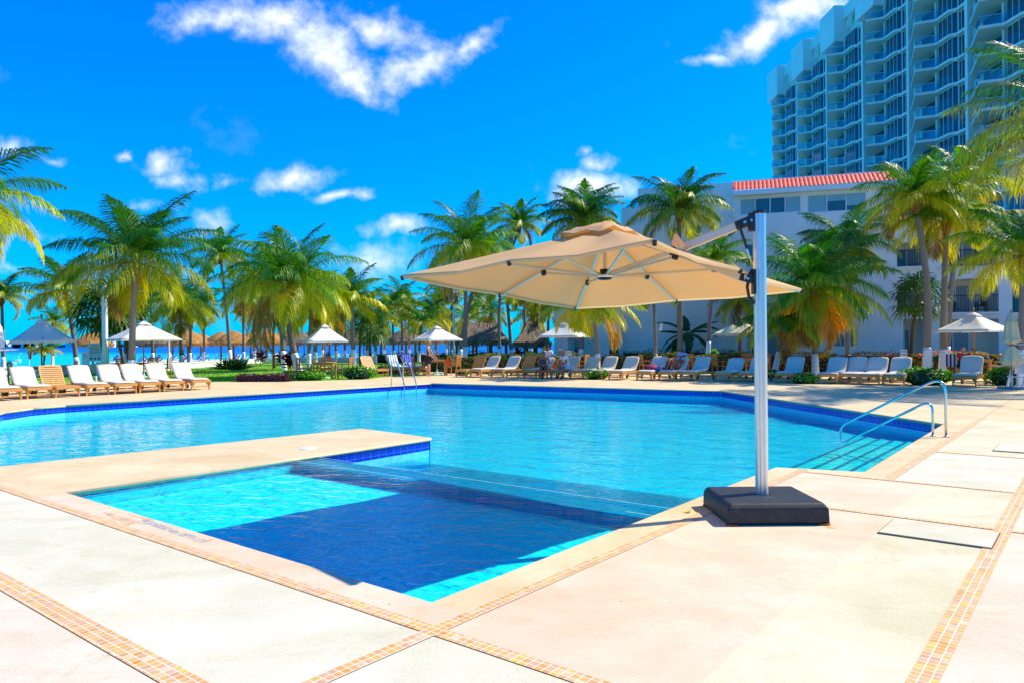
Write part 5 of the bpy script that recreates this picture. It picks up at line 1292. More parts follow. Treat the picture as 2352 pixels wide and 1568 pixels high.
# flag, wall lights
b = Vector((AT(66, 850, 60).x, 60, -.4)); t = thing('beach_flag', 'red and yellow beach flag on a thin pole beside the sea at the left', 'flag', b)
zz = AT(66, 798, 60).z-b.z
MB().tube([(0, 0, 0), (.1, 0, zz+.3)], .03, 8).build('pole', WHITEP, t)
for k, c in ((0, (.75, .03, .05)), (1, (.85, .55, .02))):
    mb = MB(); mb.add([(.09+k*-.16, 0, zz+.25), (.27+k*-.2, .05, zz-.1), (.22-k*.24, 0, zz-.95), (.06-k*.12, 0, zz-.9)], [(0, 1, 2, 3)])
    o = mb.build('red_half' if k == 0 else 'yellow_half', plain('flag_%d' % k, c, .8), t); o.modifiers.new('s', 'SOLIDIFY').thickness = .01
b = Vector((AT(903, 850, 60).x+.0, 60, 0)); t = thing('red_flag', 'small folded red flag between the grey thatched shelters', 'flag', G(955, 820, -.6)*.0+Vector((AT(957, 850, 74).x, 74, -.6)))
MB().tube([(0, 0, 0), (0, 0, 2.9)], .03, 8).build('pole', GREENP, t)
MB().add([(0, 0, 2.9), (-.2, 0, 2.1), (-.28, 0, 1.5), (0, .05, 1.9)], [(0, 1, 2, 3)]).build('flag_cloth', plain('red_cloth', (.6, .02, .03), .8), t).modifiers.new('s', 'SOLIDIFY').thickness = .01
b = Vector((AT(-3, 850, 27).x, 27, 0)); t = thing('folded_parasol', 'folded white parasol cut by the left picture edge, standing in a round tray table', 'parasol', b)
z_ = lambda y: AT(-3, y, 27).z
MB().lathe([(.02, z_(742)), (.12, z_(752)), (.17, z_(775)), (.18, z_(796)), (.08, z_(804)), (0, z_(805))], 16).build('canopy', CANV, t, smooth=True)
MB().lathe([(0, z_(801)), (.62, z_(802)), (.62, z_(804)), (0, z_(806))], 24).build('tray', WHITEP, t); MB().tube([(0, 0, 0), (0, 0, z_(800))], .03, 8).build('pole', WHITEP, t)
MB().lathe([(0, 0), (.17, 0), (.17, .72), (0, .72)], 18).build('pedestal', WHITEP, t)
for px, yb, lb in ((220, 877, 'small white striped garden light behind the left loungers'), (583, 868, 'small white garden light at the end of the purple border')):
    t = thing('garden_light', lb, 'garden light', G(px, yb)); MB().lathe([(0, 0), (.05, 0), (.05, .12), (.06, .12), (.06, .15), (.05, .15), (.05, .19), (.06, .19), (.06, .22), (.04, .26), (0, .27)], 14).build('lamp_body', WHITEP, t)
# green netting posts in front of the beach
fo = Vector((AT(592, 850, 72).x, 72, -.6)); t = thing('beach_fence', 'thin green posts and rails in front of the beach shelters', 'fence', fo)
prev = None
for px in (250, 170, 592, 646, 699, 747, 792, 836, 877, 916, 953, 990, 1030, 1078, 1120):
    p = Vector((AT(px, 850, 70).x, 70, -.6)); MB().tube([p, p+UP*2.35], .045, 8).build('post', GREENP, t, fo)
P_ = [Vector((AT(px, 850, 70).x, 70, 1.7)) for px in (592, 1120)]
MB().tube(P_, .012, 6).build('top_wire', GREENP, t, fo)
# ------------------------------------------------------------------ thatched beach shelters
def make_palapa(mat, seed, Rr=2.1, H=1.55):
    t = thing('palapa', 'round thatched beach shelter', 'thatched shelter'); rr = random.Random(seed); mb = MB(); n = 36
    e = 2.15; prof = [(Rr*.96, e-.12), (Rr*1.02, e+.12), (Rr*.86, e+.48), (Rr*.84, e+.52), (Rr*.5, e+H*.68), (Rr*.22, e+H*.9), (.06, e+H)]
    mb.lathe(prof, n, wob=.035, seed=seed)
    mb.lathe([(Rr*.96, e-.12), (Rr*.4, e+.55), (0, e+.9)], n)
    for k in range(320):   # ragged straw at the eave
        a = rr.uniform(0, 6.283); r0 = Rr*rr.uniform(.92, 1.05); z0 = e+rr.uniform(-.02, .3); w = rr.uniform(.03, .07)
        c = Vector((math.cos(a), math.sin(a), 0)); s_ = Vector((-c.y, c.x, 0))
        mb.add([c*r0+UP*z0-s_*w, c*r0+UP*z0+s_*w, c*(r0+rr.uniform(-.06, .08))+UP*(z0-rr.uniform(.22, .42))], [(0, 1, 2)])
    mb.build('roof', mat, t, smooth=False)
    MB().tube([(0, 0, 0), (0, 0, e+.8)], .11, 10).build('post', WOOD_D, t)
    for k in range(4): MB().bar((0, 0, e-.3), (math.cos(k*1.57)*Rr*.7, math.sin(k*1.57)*Rr*.7, e+.28), .06, .06).build('rafter', WOOD_D, t)
    MB().lathe([(0, .72), (.55, .72), (.55, .77), (0, .77)], 16).build('table_top', WOOD_D, t)
    return t
PP = [Proto(make_palapa(THATCH_O, 1)), Proto(make_palapa(THATCH_O, 2)), Proto(make_palapa(THATCH_G, 3)), Proto(make_palapa(THATCH_G, 4, 2.3, 1.7))]
pal = [(214, 742+18, 84, 0, 'golden thatched shelter between the sign and the lamp post'), (355, 0, 84, 2, 'dark thatched shelter behind the second left parasol'), (432, 0, 80, 0, 'golden thatched shelter right of the second left parasol'), (397, 0, 96, 2, 'shadowed thatched shelter farther back behind the second left parasol'),
       (462, 0, 104, 0, 'farther golden shelter just right of the second left parasol'), (537, 0, 86, 1, 'golden thatched shelter at the end of the lawn'), (576, 0, 100, 0, 'farther golden shelter left of the fan palm'), (612, 0, 82, 1, 'wide golden thatched shelter around the fan palm trunk'),
       (586, 0, 112, 1, 'small far golden shelter at the left of the large middle palm'), (684, 0, 88, 2, 'brown thatched shelter behind the large middle palm trunk'), (812, 0, 84, 3, 'brown thatched shelter behind the yellow palm trunk'), (757, 0, 96, 2, 'low brown shelter behind the middle white parasol'),
       (875, 0, 88, 3, 'grey-brown shelter right of the yellow palm'), (933, 0, 86, 3, 'grey thatched shelter with red flag beside it'), (984, 0, 96, 2, 'shelter behind the third white parasol, left one'), (1036, 0, 98, 2, 'shelter behind the third white parasol, right one'), (955, 0, 112, 0, 'far golden shelter edge between two grey ones'),
       (508, 0, 94, 1, 'golden shelter between the second left parasol and the end of the lawn'), (650, 0, 92, 0, 'golden shelter just left of the large middle palm trunk'), (722, 0, 90, 3, 'brown shelter at the left rim of the middle parasol'), (845, 0, 104, 1, 'far golden shelter between the yellow palm and the fan palm'), (905, 0, 104, 2, 'far brown shelter right of the fan palm')]
for px, _, Y, k, lb in pal:
    PP[k].put(Vector((AT(px, 850, Y).x, Y, -.45)), px*.7, lb, 'round thatched shelters on the beach', sc=1.0)
def hiphut(label, x0, x1, xr0, xr1, y_e, y_r, Y, D=6.):
    c = AT((x0+x1)/2, 850, Y); c.z = -.5; t = thing('thatched_hut', label, 'thatched hut', c)
    X0, X1 = AT(x0, 850, Y).x-c.x, AT(x1, 850, Y).x-c.x; R0, R1 = AT(xr0, 850, Y).x-c.x, AT(xr1, 850, Y).x-c.x; ze = AT(x0, y_e, Y).z-c.z; zr = AT(x0, y_r, Y+D/2).z-c.z
    mb = MB(); rr = random.Random(6)
    def surf(a, b, c_, d, nx=22, nz=8):
        pts = []
        for i in range(nx+1):
            for j in range(nz+1):
                p = a.lerp(b, i/nx).lerp(d.lerp(c_, i/nx), j/nz); j_ = .05 if j else .12; pts.append(p+Vector((rr.uniform(-j_, j_), rr.uniform(-j_, j_), rr.uniform(-j_, j_)-.12*math.sin(math.pi*j/nz))))
        mb.add(pts, [(i*(nz+1)+j, (i+1)*(nz+1)+j, (i+1)*(nz+1)+j+1, i*(nz+1)+j+1) for i in range(nx) for j in range(nz)])
    A, B, C_, D_ = Vector((X0, -D/2, ze)), Vector((X1, -D/2, ze)), Vector((X1, D/2, ze)), Vector((X0, D/2, ze)); E, F_ = Vector((R0, 0, zr)), Vector((R1, 0, zr))
    surf(A, B, F_, E); surf(B, C_, F_, F_, 10); surf(C_, D_, E, F_); surf(D_, A, E, E, 10)
    for k in range(300):
        x = rr.uniform(X0, X1); mb.add([(x-.07, -D/2, ze+.15), (x+.07, -D/2, ze+.15), (x, -D/2-.03, ze-rr.uniform(.15, .4))], [(0, 1, 2)])
    mb.build('roof', THATCH_G, t)
    n = max(3, int((X1-X0)/2.2))
    for i in range(n+1):
        for y in (-D/2+.4, D/2-.4): MB().tube([(X0+.4+(X1-X0-.8)*i/n, y, 0), (X0+.4+(X1-X0-.8)*i/n, y, ze+.2)], .10, 8).build('post', WOOD_D, t)
    return t
hiphut('long hipped grey thatched hut by the beach left of the tan canopy centre', 1044, 1174, 1080, 1140, 787, 744, 62)
hiphut('second dark thatched hut half hidden behind palms right of the long hut', 1178, 1262, 1212, 1232, 790, 742, 60)
# ------------------------------------------------------------------ beach loungers
def make_beach(kind):
    t = thing('beach_lounger', 'beach lounger', 'beach lounger'); bl_ = plain('beach_blue', (.02, .16, .5), .6) if 'beach_blue' not in bpy.data.materials else bpy.data.materials['beach_blue']
    f = MB(); f.bar((0, -.3, .33), (1.2, -.3, .33), .05, .06); f.bar((0, .3, .33), (1.2, .3, .33), .05, .06)
    for x in (.15, 1.2):
        for y in (-.3, .3): f.bar((x, y, 0), (x, y, .33), .05, .05)
    f.bar((1.2, -.3, .33), (1.65, -.3, .85), .05, .06); f.bar((1.2, .3, .33), (1.65, .3, .85), .05, .06); f.build('frame', WHITEP, t)
    MB().box((.6, 0, .37), (1.2, .56, .02)).build('seat', bl_ if kind else CUSH, t); MB().bar((1.2, 0, .37), (1.66, 0, .9), .58, .02, up=(0, 1, 0)).build('backrest', bl_ if kind else CUSH, t)
    return t
PB = [Proto(make_beach(1)), Proto(make_beach(0))]
rr = random.Random(12)
LB = ['blue and white plastic lounger in the rows on the sand', 'all-white plastic lounger in the rows on the sand']
for k in range(64):
    px = 236+k*14.0+rr.uniform(-4, 4); Y = rr.choice((82, 88, 95))+rr.uniform(-1, 1)
    if px < 330: Y -= 10
    i = 0 if rr.random() < .78 else 1
    PB[i].put(Vector((AT(px, 850, Y).x, Y, -.45)), R(rr.choice((60, 75, 110, 40))+rr.uniform(-10, 10)), LB[i], 'plastic loungers on the beach')
# far shore across the bay
hz = MB(); t = thing('far_hotel_strip', 'tiny white hotels and dark trees on the far shore at the horizon', 'far shore', (-1800, 3000, -1.3))
fs_ = MB(); fs_.box((0, 0, 6), (700, 40, 12)); fs_.build('tree_line', plain('far_trees', (.05, .12, .16), 1.), t)
rr = random.Random(5)
for k in range(16):
    w, h_ = rr.uniform(12, 50), rr.uniform(14, 30); MB().box((rr.uniform(-320, 320), -30, h_/2), (w, 20, h_)).build('hotel_block', WHITEP, t)
# ------------------------------------------------------------------ white hotel behind the palms
FA = Vector((24.5, 45, 0)); FT = Vector((.956, -.296, 0)).normalized(); FN = Vector((-FT.y, FT.x, 0))   # FN points away from the viewer
def FS(x, y):
    d = cf*F + cr*(x-1176) - cu*(y-784); nrm = FN
    t_ = (FA-Vector((0, 0, HC))).dot(nrm)/d.dot(nrm); P = Vector((0, 0, HC))+d*t_
    return (P-FA).dot(FT), P.z
def FP(s_, z, dep=0.): return FA+FT*s_+FN*dep+UP*z
def facade(parent, off, x0, x1, ytop, ops, dep0=0., back=11., side=True, zbase=-.1):
    """front wall with real openings, plus its side and roof; returns nothing"""
    s0, s1 = FS(x0, 700)[0], FS(x1, 700)[0]; zt = FS((x0+x1)/2 if ytop[1] else x0, ytop[0])[1]
    cells = []
    xs = {s0, s1}; zs = {zbase, zt}
    for o in ops: xs |= {o[0], o[1]}; zs |= {o[2], o[3]}
    xs = sorted(x for x in xs if s0 <= x <= s1); zs = sorted(z for z in zs if zbase <= z <= zt)
    mb = MB()
    for a, b in zip(xs, xs[1:]):
        for c, d in zip(zs, zs[1:]):
            mx, mz = (a+b)/2, (c+d)/2
            if any(o[0] < mx < o[1] and o[2] < mz < o[3] for o in ops): continue
            mb.quad(FP(a, c, dep0), FP(b, c, dep0), FP(b, d, dep0), FP(a, d, dep0))
    mb.quad(FP(s0, zbase, dep0), FP(s0, zbase, back), FP(s0, zt, back), FP(s0, zt, dep0)); mb.quad(FP(s1, zbase, dep0), FP(s1, zbase, back), FP(s1, zt, back), FP(s1, zt, dep0))
    mb.quad(FP(s0, zt, dep0), FP(s1, zt, dep0), FP(s1, zt, back), FP(s0, zt, back)); mb.quad(FP(s0, zbase, back), FP(s1, zbase, back), FP(s1, zt, back), FP(s0, zt, back))
    for o in ops:
        a, b, c, d, kind = o[:5]; D = dep0+{'win': .14, 'recess': 1.7, 'arch': 1.7, 'dark': 1.2}[kind]
        mb.quad(FP(a, c, dep0), FP(a, c, D), FP(a, d, D), FP(a, d, dep0)); mb.quad(FP(b, c, dep0), FP(b, c, D), FP(b, d, D), FP(b, d, dep0))
        mb.quad(FP(a, c, dep0), FP(b, c, dep0), FP(b, c, D), FP(a, c, D)); mb.quad(FP(a, d, dep0), FP(b, d, dep0), FP(b, d, D), FP(a, d, D))
        if kind == 'arch':
            h_ = .55; n = 14; P = []
            for k in range(n+1):
                x = a+(b-a)*k/n; q = 2*k/n-1; z = d-h_+h_*math.sqrt(max(0, 1-abs(q)**2.4)); P.append((x, min(z, d)))
            for (xa, za), (xb, zb) in zip(P, P[1:]):
                mb.quad(FP(xa, za, dep0), FP(xb, zb, dep0), FP(xb, d, dep0), FP(xa, d, dep0)); mb.quad(FP(xa, za, dep0), FP(xb, zb, dep0), FP(xb, zb, dep0+.3), FP(xa, za, dep0+.3))
    mb.build('wall', STUCCO, parent, off)
    for o in ops:
        a, b, c, d, kind = o[:5]; D = dep0+{'win': .14, 'recess': 1.7, 'arch': 1.7, 'dark': 1.2}[kind]
        if kind == 'win':
            n = o[5]; w = MB(); w.quad(FP(a, c, D-.02), FP(b, c, D-.02), FP(b, d, D-.02), FP(a, d, D-.02)); w_ = w.build('window', GLASS_W, parent, off)
            f = MB()
            for k in range(n+1): x = a+.03+(b-a-.06)*k/n; f.bar(FP(x, c, D-.05), FP(x, d, D-.05), .06, .06)
            for z in (c+.03, d-.03): f.bar(FP(a, z, D-.045), FP(b, z, D-.045), .06, .06)
            f.build('window_frame', WHITEP, w_, off)
            for k in range(n):
                xa, xb = a+(b-a)*k/n+.05, a+(b-a)*(k+1)/n-.05; bl = MB(); zb = d-(d-c)*o[6][k]
                if o[6][k] > 0: bl.quad(FP(xa, zb, D-.03), FP(xb, zb, D-.03), FP(xb, d, D-.03), FP(xa, d, D-.03)); bl.build('blind', GLASS_B, w_, off)
        else:
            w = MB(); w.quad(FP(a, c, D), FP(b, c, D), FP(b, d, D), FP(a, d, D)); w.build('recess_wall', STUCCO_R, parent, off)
            dx = (b-a); ga, gb = a+dx*o[5], a+dx*o[6]; zc_ = c+.05; zd = min(d-.3, c+2.15)
            g = MB(); g.quad(FP(ga, zc_, D-.03), FP(gb, zc_, D-.03), FP(gb, zd, D-.03), FP(ga, zd, D-.03)); g_ = g.build('glass_door', GLASS_W, parent, off)
            f = MB()
            for x in (ga, (ga+gb)/2, gb): f.bar(FP(x, zc_, D-.06), FP(x, zd, D-.06), .07, .06)
            f.bar(FP(ga, zd, D-.06), FP(gb, zd, D-.06), .07, .06); f.build('door_frame', WHITEP, g_, off)
            cu_ = MB(); xa = (ga+gb)/2+.05; K = 14
            for k in range(K): q = xa+(gb-xa-.05)*k/K; q2 = xa+(gb-xa-.05)*(k+1)/K; cu_.quad(FP(q, zc_, D-.05-.02*(k % 2)), FP(q2, zc_, D-.05-.02*((k+1) % 2)), FP(q2, zd, D-.05-.02*((k+1) % 2)), FP(q, zd, D-.05-.02*(k % 2)))
            cu_.build('curtain', plain('curtain', (.3, .42, .44), .9) if 'curtain' not in bpy.data.materials else bpy.data.materials['curtain'], g_, off)
            if o[7]:
                r_ = MB(); zr = c+1.0
                r_.bar(FP(a, zr, dep0+.06), FP(b, zr, dep0+.06), .05, .05); r_.bar(FP(a, c+.12, dep0+.06), FP(b, c+.12, dep0+.06), .03, .03)
                n = int((b-a)/.13)
                for k in range(1, n): x = a+(b-a)*k/n; r_.bar(FP(x, c+.1, dep0+.06), FP(x, zr, dep0+.06), .02, .02)
                r_.build('balcony_railing', IRON, parent, off)
                sl_ = MB(); sl_.bar(FP(a-.12, c-.08, dep0-.06), FP(b+.12, c-.08, dep0-.06), .2, .14); sl_.build('balcony_ledge', STUCCO, parent, off)
def op(x0, x1, y0, y1, kind, *r):
    xm, ym = (x0+x1)/2, (y0+y1)/2; return (FS(x0, ym)[0], FS(x1, ym)[0], FS(xm, y1)[1], FS(xm, y0)[1], kind)+r
off = FP(FS(1466, 700)[0], 0)
ht = thing('hotel_building', 'white stucco hotel with red tiled eave, arched balconies and sliding windows behind the palms', 'building', off)
zf = FS(2100, 838)[1]
facade(ht, off, 1686.6, 2058, (444, 0), [op(1699, 1840, 453, 491, 'win', 4, (1, .0, .0, 1)), op(1854, 1990, 444, 486, 'win', 3, (1, .4, .7)), op(1716, 1817, 741, 838, 'recess', .1, .85, False),
        op(1913, 1969, 755, 797, 'win', 2, (.3, .0)), op(1714, 1731, 560, 615, 'win', 1, (0,)), op(1850, 1960, 636, 712, 'recess', .15, .8, True), op(1850, 1960, 530, 604, 'recess', .15, .8, True), op(1666+30, 1679+30, 669, 678, 'win', 1, (0,))])
facade(ht, off, 1466, 1686.6, (432, 0), [op(1666, 1679.5, 669, 678, 'win', 1, (0,))], dep0=.25)
facade(ht, off, 1422, 1466, (470, 0), [], dep0=1.2)
facade(ht, off, 2058, 2480, (512, 0), [op(2162, 2294, 536, 612, 'arch', .1, .9, True), op(2162, 2294, 640, 717, 'arch', .12, .64, True), op(2162, 2294, 733, 838, 'recess', .05, .62, False), op(2325, 2440, 536, 612, 'arch', .1, .9, True),
        op(2325, 2440, 640, 717, 'arch', .12, .64, True), op(2325, 2440, 733, 838, 'recess', .05, .62, False), op(2075, 2131, 733, 838, 'recess', .02, .5, False), op(2060, 2131, 655, 717, 'recess', .1, .9, True), op(2060, 2131, 556, 612, 'recess', .1, .9, True)], dep0=-.001)
# left ground-floor wing
facade(ht, off, 1268, 1422, (690, 0), [op(1300, 1362, 742, 832, 'dark', .1, .5, False), op(1397, 1421, 762, 832, 'dark', .0, .3, False)], dep0=.5, back=9.)
# red tile eaves
def eave(x0, x1, yb, yt, proj=.45, rise_back=.9):
    s0, s1 = FS(x0, 700)[0], FS(x1, 700)[0]; zb, zt = FS(x0, yb)[1], FS(x0, yt)[1]; n = int((s1-s0)/.05); mb = MB(); pts = []
    for i in range(n+1):
        s_ = s0+(s1-s0)*i/n; h_ = .045*abs(math.sin(math.pi*i/5.))
        for j in range(5):
            q = j/4; pts.append(FP(s_, zb+(zt-zb)*q+h_+(.03 if j % 2 else 0), -proj+(proj+rise_back)*q))
    mb.add(pts, [(i*5+j, (i+1)*5+j, (i+1)*5+j+1, i*5+j+1) for i in range(n) for j in range(4)]); mb.build('roof_tiles', REDTILE, ht, off)
    f = MB(); f.bar(FP(s0, zb-.16, -proj+.10), FP(s1, zb-.16, -proj+.10), .22, .30); f.quad(FP(s0, zb-.3, -proj), FP(s1, zb-.3, -proj), FP(s1, zb-.3, .0), FP(s0, zb-.3, .0))
    f.bar(FP(s0-.1, zt-.02, rise_back+.14), FP(s1, zt-.02, rise_back+.14), .22, .22)
    f.add([FP(s0, zb-.02, -proj), FP(s0, zt, rise_back), FP(s0, zb-.3, 0), FP(s0, zb-.3, -proj)], [(0, 1, 2, 3)]); f.build('fascia', STUCCO, ht, off)
eave(1686.6, 2060, 442, 413); eave(1990, 2480, 513, 502, .5, .2)
for x, y, lb in ((1639, 731, 'slim white wall light on the blank wall left of the parasol post'), (2253-120, 705, 'slim white wall light on the pillar between the balconies')):
    s_, z = FS(x, y); p = FP(s_, z, -.10); t = thing('wall_light', lb, 'wall light', p); MB().tube([(0, 0, -.22), (0, 0, .22)], .07, 12).build('lamp_body', WHITEP, t); MB().box((0, .08, 0), (.05, .14, .05)).build('bracket', WHITEP, t)
for x, Y, lb in ((1517, 41.3, 'tilted white spotlight strapped to the slender trunk'),):
    p = AT(x, 751, Y); t = thing('spotlight', lb, 'spotlight', p); MB().tube([(-.05, 0, -.2), (.07, 0, .2)], .08, 12).build('lamp_body', WHITEP, t); MB().bar((0, 0, 0), (-.15, 0, 0), .03, .03).build('bracket', IRON, t)
# dark wicker chairs on the terraces
def wicker():
    t = thing('patio_chair', 'dark patio chair', 'chair'); 
    MB().box((0, 0, .42), (.55, .55, .08)).build('seat', IRON_W, t); MB().bar((-.0, .27, .42), (0, .40, 1.0), .55, .05, up=(1, 0, 0)).build('backrest', IRON_W, t)
    for x in (-.25, .25):
        MB().bar((x, -.28, .64), (x, .3, .64), .06, .04).build('armrest', IRON_W, t)
        for y in (-.25, .25): MB().box((x, y, .32), (.05, .05, .64)).build('leg', IRON_W, t)
    return t
IRON_W = plain('dark_wicker', (.035, .012, .01), .6)
PW = Proto(wicker())
for x, lb in ((2033, 'dark patio chair left of the middle terrace door'), (2072, 'dark patio chair right of the middle terrace door'), (2186, 'dark patio chair left on the terrace behind the man in red'), (2240, 'dark patio chair right on the terrace behind the man in red'), (1800, 'dark patio chair in the recess right of the parasol post'), (1402, 'dark patio chair at the left in the doorway of the white wing'), (1416, 'second dark patio chair in the doorway of the white wing')):
    s_ = FS(x, 800)[0]; d_ = .9 if x > 1500 else 1.0
    PW.put(FP(s_, 0, d_-.2), R(180-17 if x > 1500 else 90), lb, 'dark patio chairs on the hotel terraces')
for x, z_y in ((2264, 717), (2190, 717), (2200, 612), (2250, 612)):
    s_ = FS(x, 700)[0]; z = FS(x, z_y)[1]; PW.put(FP(s_, z, .9), R(160), 'dark patio chair on an upper balcony of the hotel, behind the railing', 'dark patio chairs on the hotel terraces')
# ------------------------------------------------------------------ glass hotel tower
TX, TY0, BAY, FH, ZT = 54.6, 149.9, 12.75, 2.97, 47.0
to = Vector((TX, TY0, 0)); tw = thing('hotel_tower', 'tall pale blue hotel tower with rows of angular white balconies', 'building', to)
mb = MB(); mb.box((12+.02, -38.3, 26.5), (24, 76.6, 53)); mb.build('core', CONC, tw)
NB, NF = 6, 13
def slab_pts(): return [(0.25, 0), (0.25, 1.1), (6.0, 3.75), (6.9, 1.6), (9.5, 1.5), (10.0, .85), (12.5, .85), (12.5, 0)]
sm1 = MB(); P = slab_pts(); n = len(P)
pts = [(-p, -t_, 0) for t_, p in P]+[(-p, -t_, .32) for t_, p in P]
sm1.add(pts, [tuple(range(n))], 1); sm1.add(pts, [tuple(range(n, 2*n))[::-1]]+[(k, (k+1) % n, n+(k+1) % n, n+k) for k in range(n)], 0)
# curved lip on the side facing the sea
gl = MB(); gl.quad((-1.05, -6.6, .32), (-1.0, -9.45, .32), (-1.0, -9.45, FH), (-1.05, -6.6, FH)); gl.quad((-1.0, -9.45, .32), (-.2, -9.95, .32), (-.2, -9.95, FH), (-1.0, -9.45, FH)); gl.quad((-.2, -9.95, .32), (-.2, -12.4, .32), (-.2, -12.4, FH), (-.2, -9.95, FH)); gl.quad((-.05, -1., .32), (-.05, -5.8, .32), (-.05, -5.8, FH), (-.05, -1., FH)); gl.quad((-.05, -5.95, .32), (-1.05, -6.6, .32), (-1.05, -6.6, FH), (-.05, -5.95, FH))
mul = MB()
for t_ in (6.6, 7.5, 8.5, 9.45): mul.box((-1.06, -t_, (FH+.32)/2), (.04, .05, FH-.32))
for t_ in (10, 12.4): mul.box((-.24, -t_, (FH+.32)/2), (.06, .10, FH-.32))
mul.box((-.62, -9.98, FH-.1), (.9, .2, .16))
for a_, b_ in (((-.05, -5.8), (-1.06, -6.6)), ((-1.06, -6.6), (-1.06, -9.45)), ((-1.06, -9.45), (-.24, -10.)), ((-.24, -10.), (-.24, -12.4))): mul.bar((*a_, FH-.06), (*b_, FH-.06), .05, .08)
mul.box((-.5, -5.75, (FH+.32)/2), (.9, .35, FH-.32)); mul.box((-.62, -9.98, (FH+.32)/2), (.12, .12, FH-.32))
rg = MB(); rg.quad((-1.15, -.4, .32), (-3.68, -5.95, .32), (-3.68, -5.95, 1.35), (-1.15, -.4, 1.35)); rg.quad((-3.68, -5.95, .32), (-1.35, -6.85, .32), (-1.35, -6.85, 1.35), (-3.68, -5.95, 1.35))
rt = MB(); rt.bar((-1.15, -.4, 1.37), (-3.68, -5.95, 1.37), .05, .05); rt.bar((-3.68, -5.95, 1.37), (-1.35, -6.85, 1.37), .05, .05)
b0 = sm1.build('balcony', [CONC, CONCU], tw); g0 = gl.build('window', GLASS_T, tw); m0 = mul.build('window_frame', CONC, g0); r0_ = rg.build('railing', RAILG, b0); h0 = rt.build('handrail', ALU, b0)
ch = MB(); ch.box((-1.6, -3.0, .6), (.6, .6, .5)); ch.box((-2.2, -4.2, .65), (.5, .6, .6)); ch.lathe([(.4, 1.0), (0, 1.0)], 10, (-2., -3.6, 0)); ch.tube([(-2., -3.6, .32), (-2., -3.6, 1.)], .06, 6); f0 = ch.build('balcony_furniture', IRON_W, b0)
first = True; rr = random.Random(3)
for i in range(NB):
    for k in range(NF if i < 6 else 12):
        if i < 2 and k > 8: continue
        loc = (0, -BAY*i, ZT-FH*k-.0)
        if first: B_, G_ = b0, g0; first = False
        else:
            B_ = b0.copy(); COL.objects.link(B_); G_ = g0.copy(); COL.objects.link(G_)
            for src, par in ((r0_, B_), (h0, B_), (m0, G_))+(((f0, B_),) if rr.random() < .8 else ()): c = src.copy(); COL.objects.link(c); c.parent = par
        B_.location = loc; G_.location = loc
    z0, z1 = 0, 55.2
    MB().box((-.45, -BAY*i+.05, z1/2-1.), (1.9, .55, z1-2)).build('fin', CONC, tw)
    # stepped roof walls above the top balcony
    t_ = MB(); t_.box((-1.0, -BAY*i-2.9, 52.4), (2.9, 5.6, 4.6+1.2)); t_.box((-.2, -BAY*i-9., 54.0), (1.6, 6.6, 2.0)); t_.build('roof_wall', CONC, tw)
    t_ = MB(); t_.bar((-.4, -BAY*i-5.9, 51.4), (-.9, -BAY*i-9.6, 54.8), .5, .5, up=(0, 0, 1)); t_.bar((-.6, -BAY*i-7.6, 50.), (-.6, -BAY*i-7.6, 54.), .18, .18); t_.build('roof_brace', CONC, tw)
MB().box((-.45, -BAY*NB, 27), (1.9, .55, 54)).build('fin', CONC, tw)
# ------------------------------------------------------------------ people
def skin(name, V_, E_, rad, mat, parent, sub=2):
    me = bpy.data.meshes.new(name); idx = {k: i for i, k in enumerate(V_)}
    me.from_pydata([tuple(V_[k]) for k in V_], [(idx[a], idx[b]) for a, b in E_], [])
    o = bpy.data.objects.new('tmp', me); COL.objects.link(o)
    sk_ = o.modifiers.new('k', 'SKIN'); sk_.use_smooth_shade = True
    for k, i in idx.items():
        r = rad[k]; me.skin_vertices[0].data[i].radius = r if isinstance(r, tuple) else (r, r)
    me.skin_vertices[0].data[0].use_root = True
    o.modifiers.new('s', 'SUBSURF').levels = sub; o.modifiers['s'].render_levels = sub
    dg = bpy.context.evaluated_depsgraph_get(); m2 = bpy.data.meshes.new_from_object(o.evaluated_get(dg)); bpy.data.objects.remove(o)
    m2.materials.clear(); m2.materials.append(mat); m2.polygons.foreach_set('use_smooth', [True]*len(m2.polygons))
    o = bpy.data.objects.new(name, m2); COL.objects.link(o); o.parent = parent; return o
SK = plain('skin', (.62, .30, .17), .55, var=.06); SKD = plain('tanned_skin', (.36, .14, .07), .5, var=.06)
